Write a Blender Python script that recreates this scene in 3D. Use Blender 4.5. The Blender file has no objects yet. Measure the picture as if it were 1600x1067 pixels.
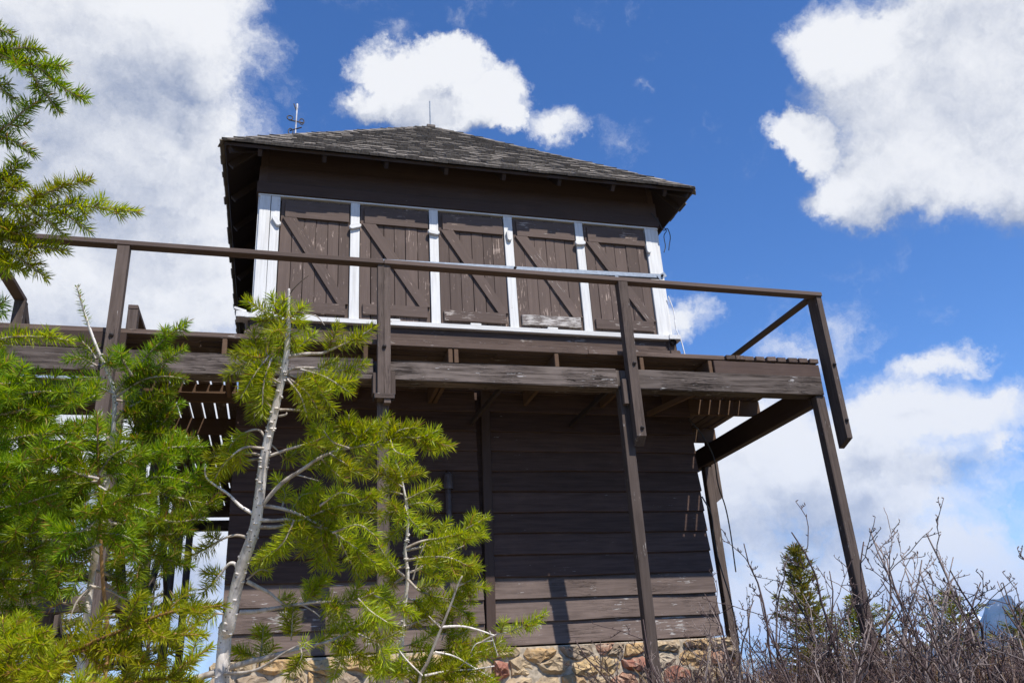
import bpy, bmesh, math, random
import numpy as np
from mathutils import Vector, Matrix, Euler, noise as mnoise

random.seed(7)
rng = np.random.default_rng(7)
SC = bpy.context.scene
COL = SC.collection

# ------------------------------------------------------------------ camera
CAM = np.array([-1.8315, -7.5317, -3.4035]); FPX = 1308.9961
YAW, PIT, ROL = 0.285, 0.3957, -0.0647
_f = np.array([math.sin(YAW)*math.cos(PIT), math.cos(YAW)*math.cos(PIT), math.sin(PIT)])
_r = np.array([math.cos(YAW), -math.sin(YAW), 0.0]); _u = np.cross(_r, _f)
CR = _r*math.cos(ROL)+_u*math.sin(ROL); CU = -_r*math.sin(ROL)+_u*math.cos(ROL); CF = _f
cam_data = bpy.data.cameras.new('camera'); cam = bpy.data.objects.new('camera', cam_data); COL.objects.link(cam)
cam.matrix_world = Matrix(((CR[0], CU[0], -CF[0], CAM[0]), (CR[1], CU[1], -CF[1], CAM[1]), (CR[2], CU[2], -CF[2], CAM[2]), (0, 0, 0, 1)))
cam_data.sensor_width = 36.0; cam_data.lens = FPX/1600*36.0
cam_data.clip_start = 0.05; cam_data.clip_end = 60000
cam_data.dof.use_dof = True; cam_data.dof.focus_distance = 5.0; cam_data.dof.aperture_fstop = 32.0
SC.camera = cam

def ray(px, py):
    """direction through a photograph pixel, with unit depth along the optical axis"""
    return CF + CR*(px-800)/FPX + CU*(533.5-py)/FPX
def at(px, py, d):
    return CAM + ray(px, py)*d
def udir(px, py):
    v = ray(px, py); return v/np.linalg.norm(v)

# ------------------------------------------------------------------ sun, sky, exposure
TO_SUN = Vector((0.44, -1.1, 1.5)).normalized()
SUN_EL = math.asin(TO_SUN.z); SUN_AZ = math.atan2(TO_SUN.x, TO_SUN.y)
sd = bpy.data.lights.new('sun', 'SUN'); sd.energy = 5.0; sd.angle = math.radians(0.5); sd.color = (1.0, 0.945, 0.86)
sun = bpy.data.objects.new('sun', sd); COL.objects.link(sun)
sun.rotation_euler = (-TO_SUN).to_track_quat('-Z', 'Y').to_euler(); sun.location = (6, -12, 16)

SC.render.engine = 'CYCLES'
SC.view_settings.view_transform = 'Standard'; SC.view_settings.look = 'None'
SC.view_settings.exposure = 0.42; SC.view_settings.gamma = 1.0; SC.view_settings.use_curve_mapping = False
SC.cycles.use_denoising = True
SC.cycles.max_bounces = 8; SC.cycles.diffuse_bounces = 4; SC.cycles.transparent_max_bounces = 12
SC.cycles.volume_bounces = 1
SC.cycles.sample_clamp_indirect = 6.0

world = bpy.data.worlds.new('World'); SC.world = world; world.use_nodes = True
NT = world.node_tree; NT.nodes.clear()

class NB:
    """small helper for writing node graphs"""
    def __init__(self, tree): self.t = tree
    def n(self, kind, ins=None, **props):
        nd = self.t.nodes.new(kind)
        for k, v in props.items(): setattr(nd, k, v)
        for k, v in (ins or {}).items():
            s = nd.inputs[k]
            if isinstance(v, bpy.types.NodeSocket): self.t.links.new(v, s)
            else: s.default_value = v
        return nd
    def math(self, op, a, b=None, c=None, clamp=False):
        ins = {0: a}
        if b is not None: ins[1] = b
        if c is not None: ins[2] = c
        return self.n('ShaderNodeMath', ins, operation=op, use_clamp=clamp).outputs[0]
    def vmath(self, op, a, b=None):
        ins = {0: a}
        if b is not None: ins[1] = b
        nd = self.n('ShaderNodeVectorMath', operation=op)
        for k, v in ins.items():
            if isinstance(v, bpy.types.NodeSocket): self.t.links.new(v, nd.inputs[k])
            else: nd.inputs[k].default_value = v
        return nd.outputs[0]
    def scale(self, a, s):
        nd = self.n('ShaderNodeVectorMath', operation='SCALE'); self.t.links.new(a, nd.inputs[0])
        if isinstance(s, bpy.types.NodeSocket): self.t.links.new(s, nd.inputs['Scale'])
        else: nd.inputs['Scale'].default_value = s
        return nd.outputs[0]
    def mix(self, f, a, b):
        nd = self.n('ShaderNodeMix', data_type='RGBA')
        for k, v in ((0, f), (6, a), (7, b)):
            if isinstance(v, bpy.types.NodeSocket): self.t.links.new(v, nd.inputs[k])
            else: nd.inputs[k].default_value = v if k == 0 else (tuple(v)+(1,))[:4]
        return nd.outputs[2]
    def sstep(self, v, lo, hi):
        nd = self.n('ShaderNodeMapRange', {'Value': v, 'From Min': lo, 'From Max': hi}, interpolation_type='SMOOTHSTEP')
        return nd.outputs[0]
    def noise(self, vec, scale, detail=4, rough=0.55, out='Fac', dist=0.0):
        nd = self.n('ShaderNodeTexNoise', {'Vector': vec, 'Scale': scale, 'Detail': detail, 'Roughness': rough, 'Distortion': dist})
        return nd.outputs[out]

# clouds: each bank stands in its own direction of the sky (centre, half widths in sky-pixels of 1/1309 rad, tilt, weight)
BLOBS = [
 (40, 130, 380, 330, 0, 1.0), (220, 60, 230, 170, 0, .95), (200, 300, 210, 190, 0, .95), (90, 450, 420, 170, 0, 1.0), (330, 30, 130, 100, 0, .8),
 (320, 455, 150, 80, 0, .7), (392, 55, 60, 70, 0, .6), (345, 110, 90, 60, 0, .6), (410, 125, 60, 50, 20, .42),
 (690, 90, 62, 46, 0, 1.0), (640, 122, 80, 54, 10, 1.0), (738, 145, 78, 48, -30, 1.0), (600, 172, 74, 46, 0, .95), (700, 172, 120, 48, 0, 1.0), (785, 192, 46, 30, 0, .9), (552, 188, 48, 34, 0, .5), (855, 203, 62, 42, 0, .85),
 (620, 45, 60, 34, -20, .26), (710, 28, 44, 60, -30, .26), (960, 215, 60, 46, 40, .30), (990, 137, 26, 20, 0, .34), (925, 25, 70, 55, 30, .26), (985, 10, 50, 34, 0, .22),
 (1450, 110, 210, 195, 0, 1.0), (1540, 90, 230, 260, 0, 1.0), (1300, 78, 84, 92, 0, .9), (1262, 226, 70, 38, 20, .9), (1380, 285, 98, 80, 0, .95),
 (1480, 240, 170, 120, 0, .95), (1590, 240, 140, 110, 0, .95), (1430, 365, 120, 36, 0, .24), (1190, 90, 50, 70, 0, .22),
 (1078, 497, 80, 48, 0, .82), (1010, 505, 90, 40, 0, .5), (1295, 515, 80, 80, 40, .46), (1265, 545, 120, 50, 0, .52),
 (1470, 568, 130, 34, -8, .6), (1545, 560, 40, 20, -20, .45),
 (1220, 720, 270, 150, 0, .88), (1385, 655, 170, 78, 0, .88), (1540, 640, 120, 66, -20, .8), (1340, 760, 300, 130, 0, .88), (1470, 850, 250, 90, 18, .80),
 (1250, 905, 360, 120, 0, .84), (1560, 930, 320, 110, 0, .88), (1575, 690, 70, 26, -15, .5), (1120, 640, 150, 70, 0, .7), (900, 760, 400, 200, 0, .9), (100, 800, 500, 260, 0, .9),
]
def cloud_group():
    g = bpy.data.node_groups.new('cloud_density', 'ShaderNodeTree')
    g.interface.new_socket('Vector', in_out='INPUT', socket_type='NodeSocketVector')
    g.interface.new_socket('Density', in_out='OUTPUT', socket_type='NodeSocketFloat')
    b = NB(g)
    vin = b.n('NodeGroupInput').outputs[0]; out = b.n('NodeGroupOutput')
    w1 = b.noise(vin, 6.5, 8, 0.66, 'Color')
    w = b.scale(b.vmath('SUBTRACT', w1, (.5, .5, .5)), 0.15)
    p = b.vmath('ADD', vin, w)
    acc = None
    for (px, py, rx, ry, rot, wt) in BLOBS:
        c = udir(px, py)
        e1 = np.cross(c, np.cross(CR, c)); e1 /= np.linalg.norm(e1); e2 = np.cross(c, e1)
        a = math.radians(rot); f1 = e1*math.cos(a)+e2*math.sin(a); f2 = np.cross(c, f1)
        z = np.linalg.norm(ray(px, py))
        M = Matrix(((f1[0], f2[0], c[0]), (f1[1], f2[1], c[1]), (f1[2], f2[2], c[2])))
        mp = b.n('ShaderNodeMapping', {'Vector': p, 'Location': tuple(c), 'Rotation': tuple(M.to_euler()), 'Scale': (rx*1.25/FPX/z, ry*1.25/FPX/z, .5)}, vector_type='TEXTURE')
        gr = b.n('ShaderNodeTexGradient', {'Vector': mp.outputs[0]}, gradient_type='SPHERICAL').outputs['Fac']
        gr = b.math('MULTIPLY', gr, 2.0*wt*(1.3 if wt >= .9 else 1.0))
        acc = gr if acc is None else b.math('SMOOTH_MAX', acc, gr, 0.25)
    # cover for the rest of the sky, outside this part of it
    cdir = CF/np.linalg.norm(CF)
    dp = b.n('ShaderNodeVectorMath', operation='DOT_PRODUCT'); g.links.new(vin, dp.inputs[0]); dp.inputs[1].default_value = tuple(cdir)
    outside = b.sstep(dp.outputs['Value'], 0.80, 0.70)
    gen = b.math('MULTIPLY', b.sstep(b.noise(vin, 2.6, 3, .5), 0.50, 0.74), outside)
    acc = b.math('MAXIMUM', b.math('MINIMUM', acc, 1.55), gen)
    n1 = b.noise(p, 10.0, 10, 0.66)
    n2 = b.noise(p, 3.2, 3, 0.5)
    nn = b.math('ADD', b.math('MULTIPLY', n1, .75), b.math('MULTIPLY', n2, .25))
    d = b.math('ADD', acc, b.math('MULTIPLY', b.math('SUBTRACT', nn, .5), 2.5))
    g.links.new(d, out.inputs[0])
    return g
CG = cloud_group()
wb = NB(NT)
tc = wb.n('ShaderNodeTexCoord').outputs['Generated']
sky = wb.n('ShaderNodeTexSky', sky_type='NISHITA', sun_disc=False, sun_elevation=SUN_EL, sun_rotation=SUN_AZ, altitude=1800.0, air_density=1.0, dust_density=0.3, ozone_density=2.5)
skyc = wb.n('ShaderNodeHueSaturation', {'Hue': .509, 'Saturation': 1.24, 'Value': 1.52, 'Color': sky.outputs[0]}).outputs[0]
def cd(vec):
    nd = wb.n('ShaderNodeGroup'); nd.node_tree = CG; NT.links.new(vec, nd.inputs[0]); return nd.outputs[0]
d0 = cd(tc)
tosun = CU*0.055 + CR*0.02
d1 = cd(wb.vmath('NORMALIZE', wb.vmath('ADD', tc, tuple(tosun))))
alpha = wb.sstep(d0, 0.30, 1.22)
rim = wb.math('SUBTRACT', d0, d1)
thick = wb.sstep(d0, 0.9, 2.2)
lowel = wb.sstep(wb.n('ShaderNodeSeparateXYZ', {0: tc}).outputs[2], 0.40, 0.16)
sh = wb.math('ADD', wb.math('MULTIPLY', rim, 0.55), wb.math('SUBTRACT', 0.78, wb.math('MULTIPLY', thick, wb.math('ADD', 0.17, wb.math('MULTIPLY', lowel, .30)))))
strat = wb.n('ShaderNodeMapping', {'Vector': tc, 'Scale': (1, 1, 2.4)}).outputs[0]
sh = wb.math('ADD', sh, wb.math('MULTIPLY', wb.math('SUBTRACT', wb.noise(strat, 3.4, 4, .52, dist=.2), .5), wb.math('ADD', .75, wb.math('MULTIPLY', lowel, 1.0))))
sh = wb.sstep(sh, 0.1, 1.0)
cc = wb.mix(sh, (1.9, 2.35, 3.5), (6.9, 6.95, 7.1))
skymix = wb.mix(alpha, skyc, cc)
bg = wb.n('ShaderNodeBackground', {'Color': skymix, 'Strength': 0.1})
NT.links.new(bg.outputs[0], wb.n('ShaderNodeOutputWorld').inputs[0])
world.cycles.sampling_method = 'MANUAL'; world.cycles.sample_map_resolution = 512

# ------------------------------------------------------------------ materials
def new_mat(name):
    m = bpy.data.materials.new(name); m.use_nodes = True; m.node_tree.nodes.clear()
    b = NB(m.node_tree); return m, b
def finish(m, b, col, rough=.7, bump=None, bstr=.3, bdist=.01, spec=.3, extra=None):
    ins = {'Base Color': col, 'Roughness': rough, 'Specular IOR Level': spec}
    ins.update(extra or {})
    p = b.n('ShaderNodeBsdfPrincipled')
    for k, v in ins.items():
        if isinstance(v, bpy.types.NodeSocket): b.t.links.new(v, p.inputs[k])
        else: p.inputs[k].default_value = (tuple(v)+(1,))[:4] if k == 'Base Color' else v
    if bump is not None:
        bn = b.n('ShaderNodeBump', {'Height': bump, 'Strength': bstr, 'Distance': bdist})
        b.t.links.new(bn.outputs[0], p.inputs['Normal'])
    o = b.n('ShaderNodeOutputMaterial'); b.t.links.new(p.outputs[0], o.inputs[0])
    return p
def obj_coords(b):
    tcn = b.n('ShaderNodeTexCoord').outputs['Object']
    rnd = b.n('ShaderNodeObjectInfo').outputs['Random']
    off = b.n('ShaderNodeCombineXYZ', {0: b.math('MULTIPLY', rnd, 91.3), 1: b.math('MULTIPLY', rnd, 37.7), 2: b.math('MULTIPLY', rnd, 13.1)}).outputs[0]
    return b.vmath('ADD', tcn, off), rnd
def wood(name, base, low, fleck=(.42, .40, .38), amount=.12, patch=.5, rough=.74, grain=.5, crack=0.0, spec=.10):
    """painted or bare timber, grain along local X; 'amount' of pale bare flecks where the paint has gone"""
    m, b = new_mat(name)
    co, rnd = obj_coords(b)
    s1 = b.n('ShaderNodeMapping', {'Vector': co, 'Scale': (1.6, 26, 26)}).outputs[0]
    g1 = b.noise(s1, 1.5, 6, .62, dist=.4)
    s2 = b.n('ShaderNodeMapping', {'Vector': co, 'Scale': (8.0, 85, 85)}).outputs[0]
    g2 = b.noise(s2, 1.0, 5, .65)
    blot = b.noise(co, 3.0, 4, .6)
    var = b.math('ADD', .82, b.math('MULTIPLY', rnd, .36))
    col = b.mix(b.math('MULTIPLY', b.sstep(g1, .3, .72), grain), base, low)
    col = b.mix(b.math('MULTIPLY', b.sstep(blot, .5, .75), .35), col, tuple(c*1.35 for c in base))
    mul = b.n('ShaderNodeMix', {0: 1.0}, data_type='RGBA', blend_type='MULTIPLY')
    b.t.links.new(col, mul.inputs[6])
    b.t.links.new(b.n('ShaderNodeCombineColor', {0: var, 1: var, 2: var}).outputs[0], mul.inputs[7])
    col = mul.outputs[2]
    pm = b.noise(co, 4.5, 3, .6)
    fk = b.math('ADD', g2, b.math('MULTIPLY', b.math('SUBTRACT', pm, .5), patch))
    thr = .74-.32*amount
    fm = b.sstep(fk, thr, thr+.05)
    col = b.mix(b.math('MULTIPLY', fm, .85), col, fleck)
    h = b.math('SUBTRACT', b.math('MULTIPLY', g1, .6), b.math('MULTIPLY', fm, .25))
    if crack > 0:
        s3 = b.n('ShaderNodeMapping', {'Vector': co, 'Scale': (.9, 22, 22)}).outputs[0]
        ck = b.n('ShaderNodeTexNoise', {'Vector': s3, 'Scale': 1.7, 'Detail': 5.0, 'Roughness': .6, 'Distortion': 1.2}).outputs['Fac']
        line = b.math('SUBTRACT', 1.0, b.sstep(b.math('ABSOLUTE', b.math('SUBTRACT', ck, .5)), 0.0, .024))
        line = b.math('MULTIPLY', line, b.sstep(b.noise(co, 2.2, 2, .5), .45, .6))
        col = b.mix(b.math('MULTIPLY', line, crack), col, (.012, .010, .009))
        h = b.math('SUBTRACT', h, b.math('MULTIPLY', line, 1.2*crack))
    finish(m, b, col, rough, h, .8 if crack > .9 else .55, .008, spec)
    return m
M = {}
BR = (.064, .044, .037); BRL = (.044, .030, .026)
M['brown'] = wood('brown_painted_wood', BR, BRL, amount=.02, patch=.3, grain=.55)
M['siding'] = wood('shade_toned_brown_siding', (.084, .053, .043), (.046, .029, .024), amount=.03, patch=.5, grain=.9)  # shade below the deck is put into this colour: darker, redder siding
M['siding_worn_sunlit'] = wood('sunlit_toned_worn_siding', (.138, .104, .090), (.070, .052, .045), amount=.20, patch=.75, grain=.8, crack=.5)  # same siding with sunlight put into a lighter colour, plus real flaking and cracks
M['shutter'] = wood('flaking_shutter_board', (.112, .083, .071), (.074, .054, .046), fleck=(.36, .28, .235), amount=.24, patch=.75, grain=.5)
M['shutter_worn'] = wood('badly_flaking_shutter_batten', (.112, .083, .071), (.070, .052, .045), fleck=(.44, .39, .35), amount=.34, patch=.5)
M['shutter_bare'] = wood('peeled_shutter_batten', (.13, .11, .10), (.07, .055, .05), fleck=(.5, .47, .44), amount=.72, patch=.35)
M['beam'] = wood('weathered_grey_brown_timber', (.150, .123, .110), (.044, .034, .029), fleck=(.44, .42, .41), amount=.17, patch=.75, grain=1.0, crack=1.0, rough=.85, spec=.08)
M['post'] = wood('weathered_brown_post', (.106, .082, .071), (.054, .041, .035), fleck=(.40, .37, .35), amount=.14, patch=.6, grain=.7, crack=.5, rough=.8, spec=.08)
M['rail'] = wood('brown_painted_rail', (.104, .077, .066), (.074, .054, .046), amount=.04, patch=.5, grain=.5)
M['plank'] = wood('worn_deck_plank', (.115, .084, .070), (.066, .046, .038), fleck=(.36, .32, .29), amount=.20, patch=.7, grain=.7, crack=.4, rough=.85, spec=.08)
M['joist'] = wood('reddish_brown_joist', (.10, .062, .040), (.065, .038, .025), amount=.02, patch=.3)

def white_mat():
    m, b = new_mat('white_painted_wood')
    co, rnd = obj_coords(b)
    s = b.n('ShaderNodeMapping', {'Vector': co, 'Scale': (2, 30, 30)}).outputs[0]
    g = b.noise(s, 1.5, 5, .6)
    n = b.noise(co, 16, 5, .65)
    col = b.mix(b.sstep(g, .35, .75), (.62, .62, .61), (.50, .50, .49))
    col = b.mix(b.math('MULTIPLY', b.sstep(b.noise(s, .6, 4, .6), .5, .72), .4), col, (.40, .38, .35))
    col = b.mix(b.sstep(n, .66, .72), col, (.26, .22, .20))
    finish(m, b, col, .55, g, .2, .004, .3); return m
M['white'] = white_mat()

def shingle_mat():
    m, b = new_mat('weathered_cedar_shingle')
    tcn = b.n('ShaderNodeTexCoord').outputs['Object']
    rnd = b.n('ShaderNodeObjectInfo').outputs['Random']
    isl = b.n('ShaderNodeNewGeometry').outputs['Random Per Island']
    rr = b.math('FRACT', b.math('ADD', rnd, b.math('MULTIPLY', isl, 7.31)))
    co = b.vmath('ADD', tcn, b.n('ShaderNodeCombineXYZ', {0: b.math('MULTIPLY', rr, 50.), 1: b.math('MULTIPLY', rr, 31.)}).outputs[0])
    s = b.n('ShaderNodeMapping', {'Vector': co, 'Scale': (55, 3.5, 20)}).outputs[0]
    g = b.noise(s, 1.0, 5, .65)
    col = b.mix(b.sstep(g, .3, .7), (.245, .225, .203), (.125, .112, .10))
    ramp = b.n('ShaderNodeValToRGB', {0: rr})
    ramp.color_ramp.elements[0].color = (.72, .69, .66, 1); ramp.color_ramp.elements[1].color = (1.16, 1.12, 1.06, 1)
    mul = b.n('ShaderNodeMix', {0: 1.0}, data_type='RGBA', blend_type='MULTIPLY')
    b.t.links.new(col, mul.inputs[6]); b.t.links.new(ramp.outputs[0], mul.inputs[7])
    lich = b.sstep(b.noise(tcn, 9, 4, .6), .60, .70)
    col = b.mix(b.math('MULTIPLY', lich, .3), mul.outputs[2], (.17, .17, .10))
    finish(m, b, col, .85, g, .5, .006, .15); return m
M['shingle'] = shingle_mat()
def plain(name, col, rough=.6, metal=0., nscale=20, var=.25, spec=.4):
    m, b = new_mat(name)
    co, rnd = obj_coords(b)
    n = b.noise(co, nscale, 4, .6)
    c = b.mix(b.sstep(n, .3, .7), tuple(x*(1-var) for x in col), tuple(min(1, x*(1+var)) for x in col))
    finish(m, b, c, rough, n, .15, .003, spec, {'Metallic': metal}); return m
M['steel'] = plain('galvanised_steel', (.20, .235, .285), .55, .3, 30, .15)
M['iron'] = plain('dark_bolt_iron', (.05, .042, .040), .6, .5)
M['cable'] = plain('black_cable', (.02, .02, .02), .5)
M['cord'] = plain('pale_cord', (.62, .62, .62), .7)
M['pipe'] = plain('brown_painted_pipe', (.072, .052, .046), .5)
M['soffit'] = wood('dark_brown_soffit', (.040, .031, .030), (.030, .023, .022), amount=.01, patch=.2)
M['insul'] = plain('grey_enamel_rod', (.42, .42, .44), .5)

def stone_mat():
    m, b = new_mat('rough_field_stone')
    co, rnd = obj_coords(b)
    ramp = b.n('ShaderNodeValToRGB', {0: b.math('FRACT', b.math('MULTIPLY', rnd, 17.7))}); ramp.color_ramp.interpolation = 'CONSTANT'
    els = ramp.color_ramp.elements
    cols = [(0, (.44, .29, .14)), (.2, (.42, .32, .20)), (.40, (.28, .12, .085)), (.48, (.48, .34, .17)), (.66, (.26, .20, .14)), (.80, (.38, .20, .13)), (.88, (.42, .35, .26))]
    els[0].position = 0; els[0].color = cols[0][1]+(1,); els[1].position = cols[1][0]; els[1].color = cols[1][1]+(1,)
    for p, c in cols[2:]:
        e = els.new(p); e.color = c+(1,)
    n = b.noise(co, 7, 7, .65); n2 = b.noise(co, 22, 6, .7)
    col = b.mix(b.math('MULTIPLY', b.sstep(n, .4, .7), .6), ramp.outputs[0], (.20, .15, .11))
    col = b.mix(b.math('MULTIPLY', b.sstep(n2, .52, .66), .55), col, (.46, .40, .31))
    col = b.mix(b.math('MULTIPLY', b.sstep(b.noise(co, 34, 4, .7), .58, .66), .7), col, (.10, .085, .07))
    finish(m, b, col, .85, b.math('ADD', n, b.math('MULTIPLY', n2, .6)), .8, .02, .2); return m
M['stone'] = stone_mat()
M['mortar'] = plain('pale_lime_mortar', (.36, .305, .235), .95, 0, 24, .3, .1)

def needle_mat(name, c1, c2, c3, trans=.45):
    m, b = new_mat(name)
    isl = b.n('ShaderNodeNewGeometry').outputs['Random Per Island']
    rnd = b.n('ShaderNodeObjectInfo').outputs['Random']
    ramp = b.n('ShaderNodeValToRGB', {0: isl})
    e = ramp.color_ramp.elements; e[0].color = c1+(1,); e[1].color = c3+(1,); k = e.new(.5); k.color = c2+(1,)
    e[-1].position = .93; k2 = e.new(.96); k2.color = (.30, .19, .05, 1)
    v = b.math('ADD', .75, b.math('MULTIPLY', rnd, .5))
    hs = b.n('ShaderNodeHueSaturation', {'Hue': b.math('ADD', .488, b.math('MULTIPLY', rnd, .022)), 'Saturation': 1.0, 'Value': v, 'Color': ramp.outputs[0]}).outputs[0]
    p = b.n('ShaderNodeBsdfPrincipled', {'Base Color': hs, 'Roughness': .40, 'Specular IOR Level': .24})
    tr = b.n('ShaderNodeBsdfTranslucent', {'Color': b.n('ShaderNodeHueSaturation', {'Hue': .485, 'Saturation': 1.1, 'Value': 1.5, 'Color': hs}).outputs[0]})
    mx = b.n('ShaderNodeMixShader', {0: trans, 1: p.outputs[0], 2: tr.outputs[0]})
    b.t.links.new(mx.outputs[0], b.n('ShaderNodeOutputMaterial').inputs[0]); return m
M['needle'] = needle_mat('fresh_fir_needles', (.160, .225, .008), (.260, .322, .011), (.400, .415, .028))
M['needle_deep'] = needle_mat('green_fir_needles', (.092, .170, .009), (.160, .250, .011), (.265, .335, .018))
M['needle_yellow'] = needle_mat('yellow_green_needles', (.190, .250, .008), (.280, .325, .010), (.390, .385, .020))
M['needle_far'] = needle_mat('dark_conifer_foliage', (.11, .12, .018), (.165, .175, .024), (.24, .23, .04), .35)
def bark_mat(name, a, c, spots=True, rough=.7):
    m, b = new_mat(name)
    co, rnd = obj_coords(b)
    n = b.noise(b.n('ShaderNodeMapping', {'Vector': co, 'Scale': (1, 1, .45)}).outputs[0], 55, 5, .65)
    col = b.mix(b.sstep(n, .38, .66), a, c)
    h = n
    if spots:
        vo = b.n('ShaderNodeTexVoronoi', {'Vector': co, 'Scale': 125.0}).outputs['Distance']
        sp = b.math('SUBTRACT', 1.0, b.sstep(vo, .10, .26))
        big = b.sstep(b.noise(co, 40, 2, .5), .43, .50)
        sp = b.math('MULTIPLY', sp, big)
        col = b.mix(sp, col, (.11, .09, .08)); h = b.math('SUBTRACT', n, b.math('MULTIPLY', sp, -.8))
    finish(m, b, col, rough, h, .5, .002, .3); return m
M['bark_pale'] = bark_mat('pale_grey_sapling_bark', (.74, .69, .65), (.42, .38, .35))
M['bark_twig'] = bark_mat('grey_twig_bark', (.46, .41, .36), (.25, .20, .16), False)
M['bark_shoot'] = bark_mat('orange_brown_shoot_bark', (.30, .17, .06), (.19, .10, .04), False)
M['bark_shrub'] = bark_mat('bare_shrub_bark', (.090, .058, .052), (.040, .026, .025), False)
M['bark_shrub_pale'] = bark_mat('grey_shrub_bark', (.27, .215, .19), (.13, .098, .09), False)
M['bark_dark'] = bark_mat('dark_conifer_bark', (.12, .09, .07), (.06, .045, .035), False)
M['thicket'] = needle_mat('dry_twig_thicket', (.060, .030, .024), (.125, .076, .058), (.25, .185, .145), .0)
M['straw'] = needle_mat('dry_grass', (.22, .17, .10), (.34, .28, .17), (.45, .38, .25), .2)

# ------------------------------------------------------------------ scene helpers
WM = {}
def link(name, data, parent=None, mw=None):
    o = bpy.data.objects.new(name, data); COL.objects.link(o)
    mw = mw if mw is not None else Matrix.Identity(4)
    WM[o.name] = mw
    if parent is not None:
        o.parent = parent; o.matrix_basis = WM[parent.name].inverted() @ mw
    else: o.matrix_basis = mw
    return o
def tag(o, label=None, cat=None, group=None, kind=None):
    if label: o['label'] = label
    if cat: o['category'] = cat
    if group: o['group'] = group
    if kind: o['kind'] = kind
    return o
def thing(name, label, cat, loc=(0, 0, 0), group=None):
    return tag(link(name, None, None, Matrix.Translation(Vector(loc))), label, cat, group)
def mesh_np(name, V, F, mat=None, smooth=False):
    """V (n,3), F list of index arrays (tris or quads) -> mesh"""
    me = bpy.data.meshes.new(name)
    V = np.asarray(V, np.float32)
    fs = [np.asarray(f, np.int32) for f in (F if isinstance(F, (list, tuple)) else [F]) if len(f)]
    me.vertices.add(len(V)); me.vertices.foreach_set('co', V.ravel())
    loops = np.concatenate([f.ravel() for f in fs]); tot = np.concatenate([np.full(len(f), f.shape[1], np.int32) for f in fs])
    me.loops.add(len(loops)); me.loops.foreach_set('vertex_index', loops)
    me.polygons.add(len(tot)); start = np.concatenate([[0], np.cumsum(tot)[:-1]]).astype(np.int32)
    me.polygons.foreach_set('loop_start', start); me.polygons.foreach_set('loop_total', tot)
    me.polygons.foreach_set('use_smooth', np.full(len(tot), bool(smooth)))
    me.update(calc_edges=True)
    if mat: me.materials.append(mat)
    return me

_box_cache = {}
def box_mesh(l, w, h, mat, ch=None, wob=0.0, key=0):
    """chamfered box, x along the length, centred"""
    k = (round(l, 3), round(w, 3), round(h, 3), mat.name, wob, key)
    if k in _box_cache: return _box_cache[k]
    if ch is None: ch = min(.004, w*.12, h*.12)
    hx, hy, hz = l/2, w/2, h/2
    V = []; idx = {}
    for sx in (-1, 1):
        for sy in (-1, 1):
            for sz in (-1, 1):
                for ax in range(3):
                    p = [sx*(hx-ch), sy*(hy-ch), sz*(hz-ch)]
                    p[ax] = (sx*hx, sy*hy, sz*hz)[ax]
                    idx[(sx, sy, sz, ax)] = len(V); V.append(p)
    Q = []; T = []
    for ax in range(3):
        o1, o2 = (ax+1) % 3, (ax+2) % 3
        for s in (-1, 1):
            q = []
            for a, c in ((-1, -1), (1, -1), (1, 1), (-1, 1)):
                sg = [0, 0, 0]; sg[ax] = s; sg[o1] = a; sg[o2] = c; q.append(idx[(*sg, ax)])
            Q.append(q if s > 0 else q[::-1])
        for a in (-1, 1):
            for c in (-1, 1):
                sg1 = [0, 0, 0]; sg2 = [0, 0, 0]
                sg1[o1] = sg2[o1] = a; sg1[o2] = sg2[o2] = c; sg1[ax] = -1; sg2[ax] = 1
                q = [idx[(*sg1, o1)], idx[(*sg2, o1)], idx[(*sg2, o2)], idx[(*sg1, o2)]]
                Q.append(q if a*c < 0 else q[::-1])
    for sx in (-1, 1):
        for sy in (-1, 1):
            for sz in (-1, 1):
                t = [idx[(sx, sy, sz, a)] for a in range(3)]
                T.append(t if sx*sy*sz > 0 else t[::-1])
    V = np.array(V)
    if wob:
        r = np.random.default_rng(key+11); V = V + r.normal(0, wob, V.shape)*np.array([1, 1, 1])
    me = mesh_np('box', V, [np.array(Q), np.array(T)], mat)
    _box_cache[k] = me; return me
def frame(p0, p1, up=(0, 0, 1)):
    p0 = Vector(p0); p1 = Vector(p1); x = (p1-p0); L = x.length; x.normalize()
    up = Vector(up); y = up.cross(x)
    if y.length < 1e-4: y = Vector((0, 1, 0)).cross(x)
    y.normalize(); z = x.cross(y)
    mw = Matrix(((x.x, y.x, z.x, 0), (x.y, y.y, z.y, 0), (x.z, y.z, z.z, 0), (0, 0, 0, 1)))
    mw.translation = (p0+p1)/2
    return mw, L
def bar(name, p0, p1, w, h, mat, parent, up=(0, 0, 1), label=None, wob=0., key=0, ch=None):
    """timber from p0 to p1 on its centre line; h along 'up', w across"""
    mw, L = frame(p0, p1, up)
    o = link(name, box_mesh(L, w, h, mat, ch, wob, key), parent, mw)
    if label: o['label'] = label
    return o
def blk(name, x0, x1, y0, y1, z0, z1, mat, parent, label=None, wob=0., key=0, axis=None):
    """axis-aligned timber with its grain along its longest side"""
    d = (x1-x0, y1-y0, z1-z0); c = ((x0+x1)/2, (y0+y1)/2, (z0+z1)/2)
    a = axis if axis is not None else int(np.argmax(d))
    if a == 0: return bar(name, (x0, c[1], c[2]), (x1, c[1], c[2]), d[1], d[2], mat, parent, (0, 0, 1), label, wob, key)
    if a == 1: return bar(name, (c[0], y0, c[2]), (c[0], y1, c[2]), d[0], d[2], mat, parent, (0, 0, 1), label, wob, key)
    return bar(name, (c[0], c[1], z0), (c[0], c[1], z1), d[0], d[1], mat, parent, (0, 1, 0), label, wob, key)

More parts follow.
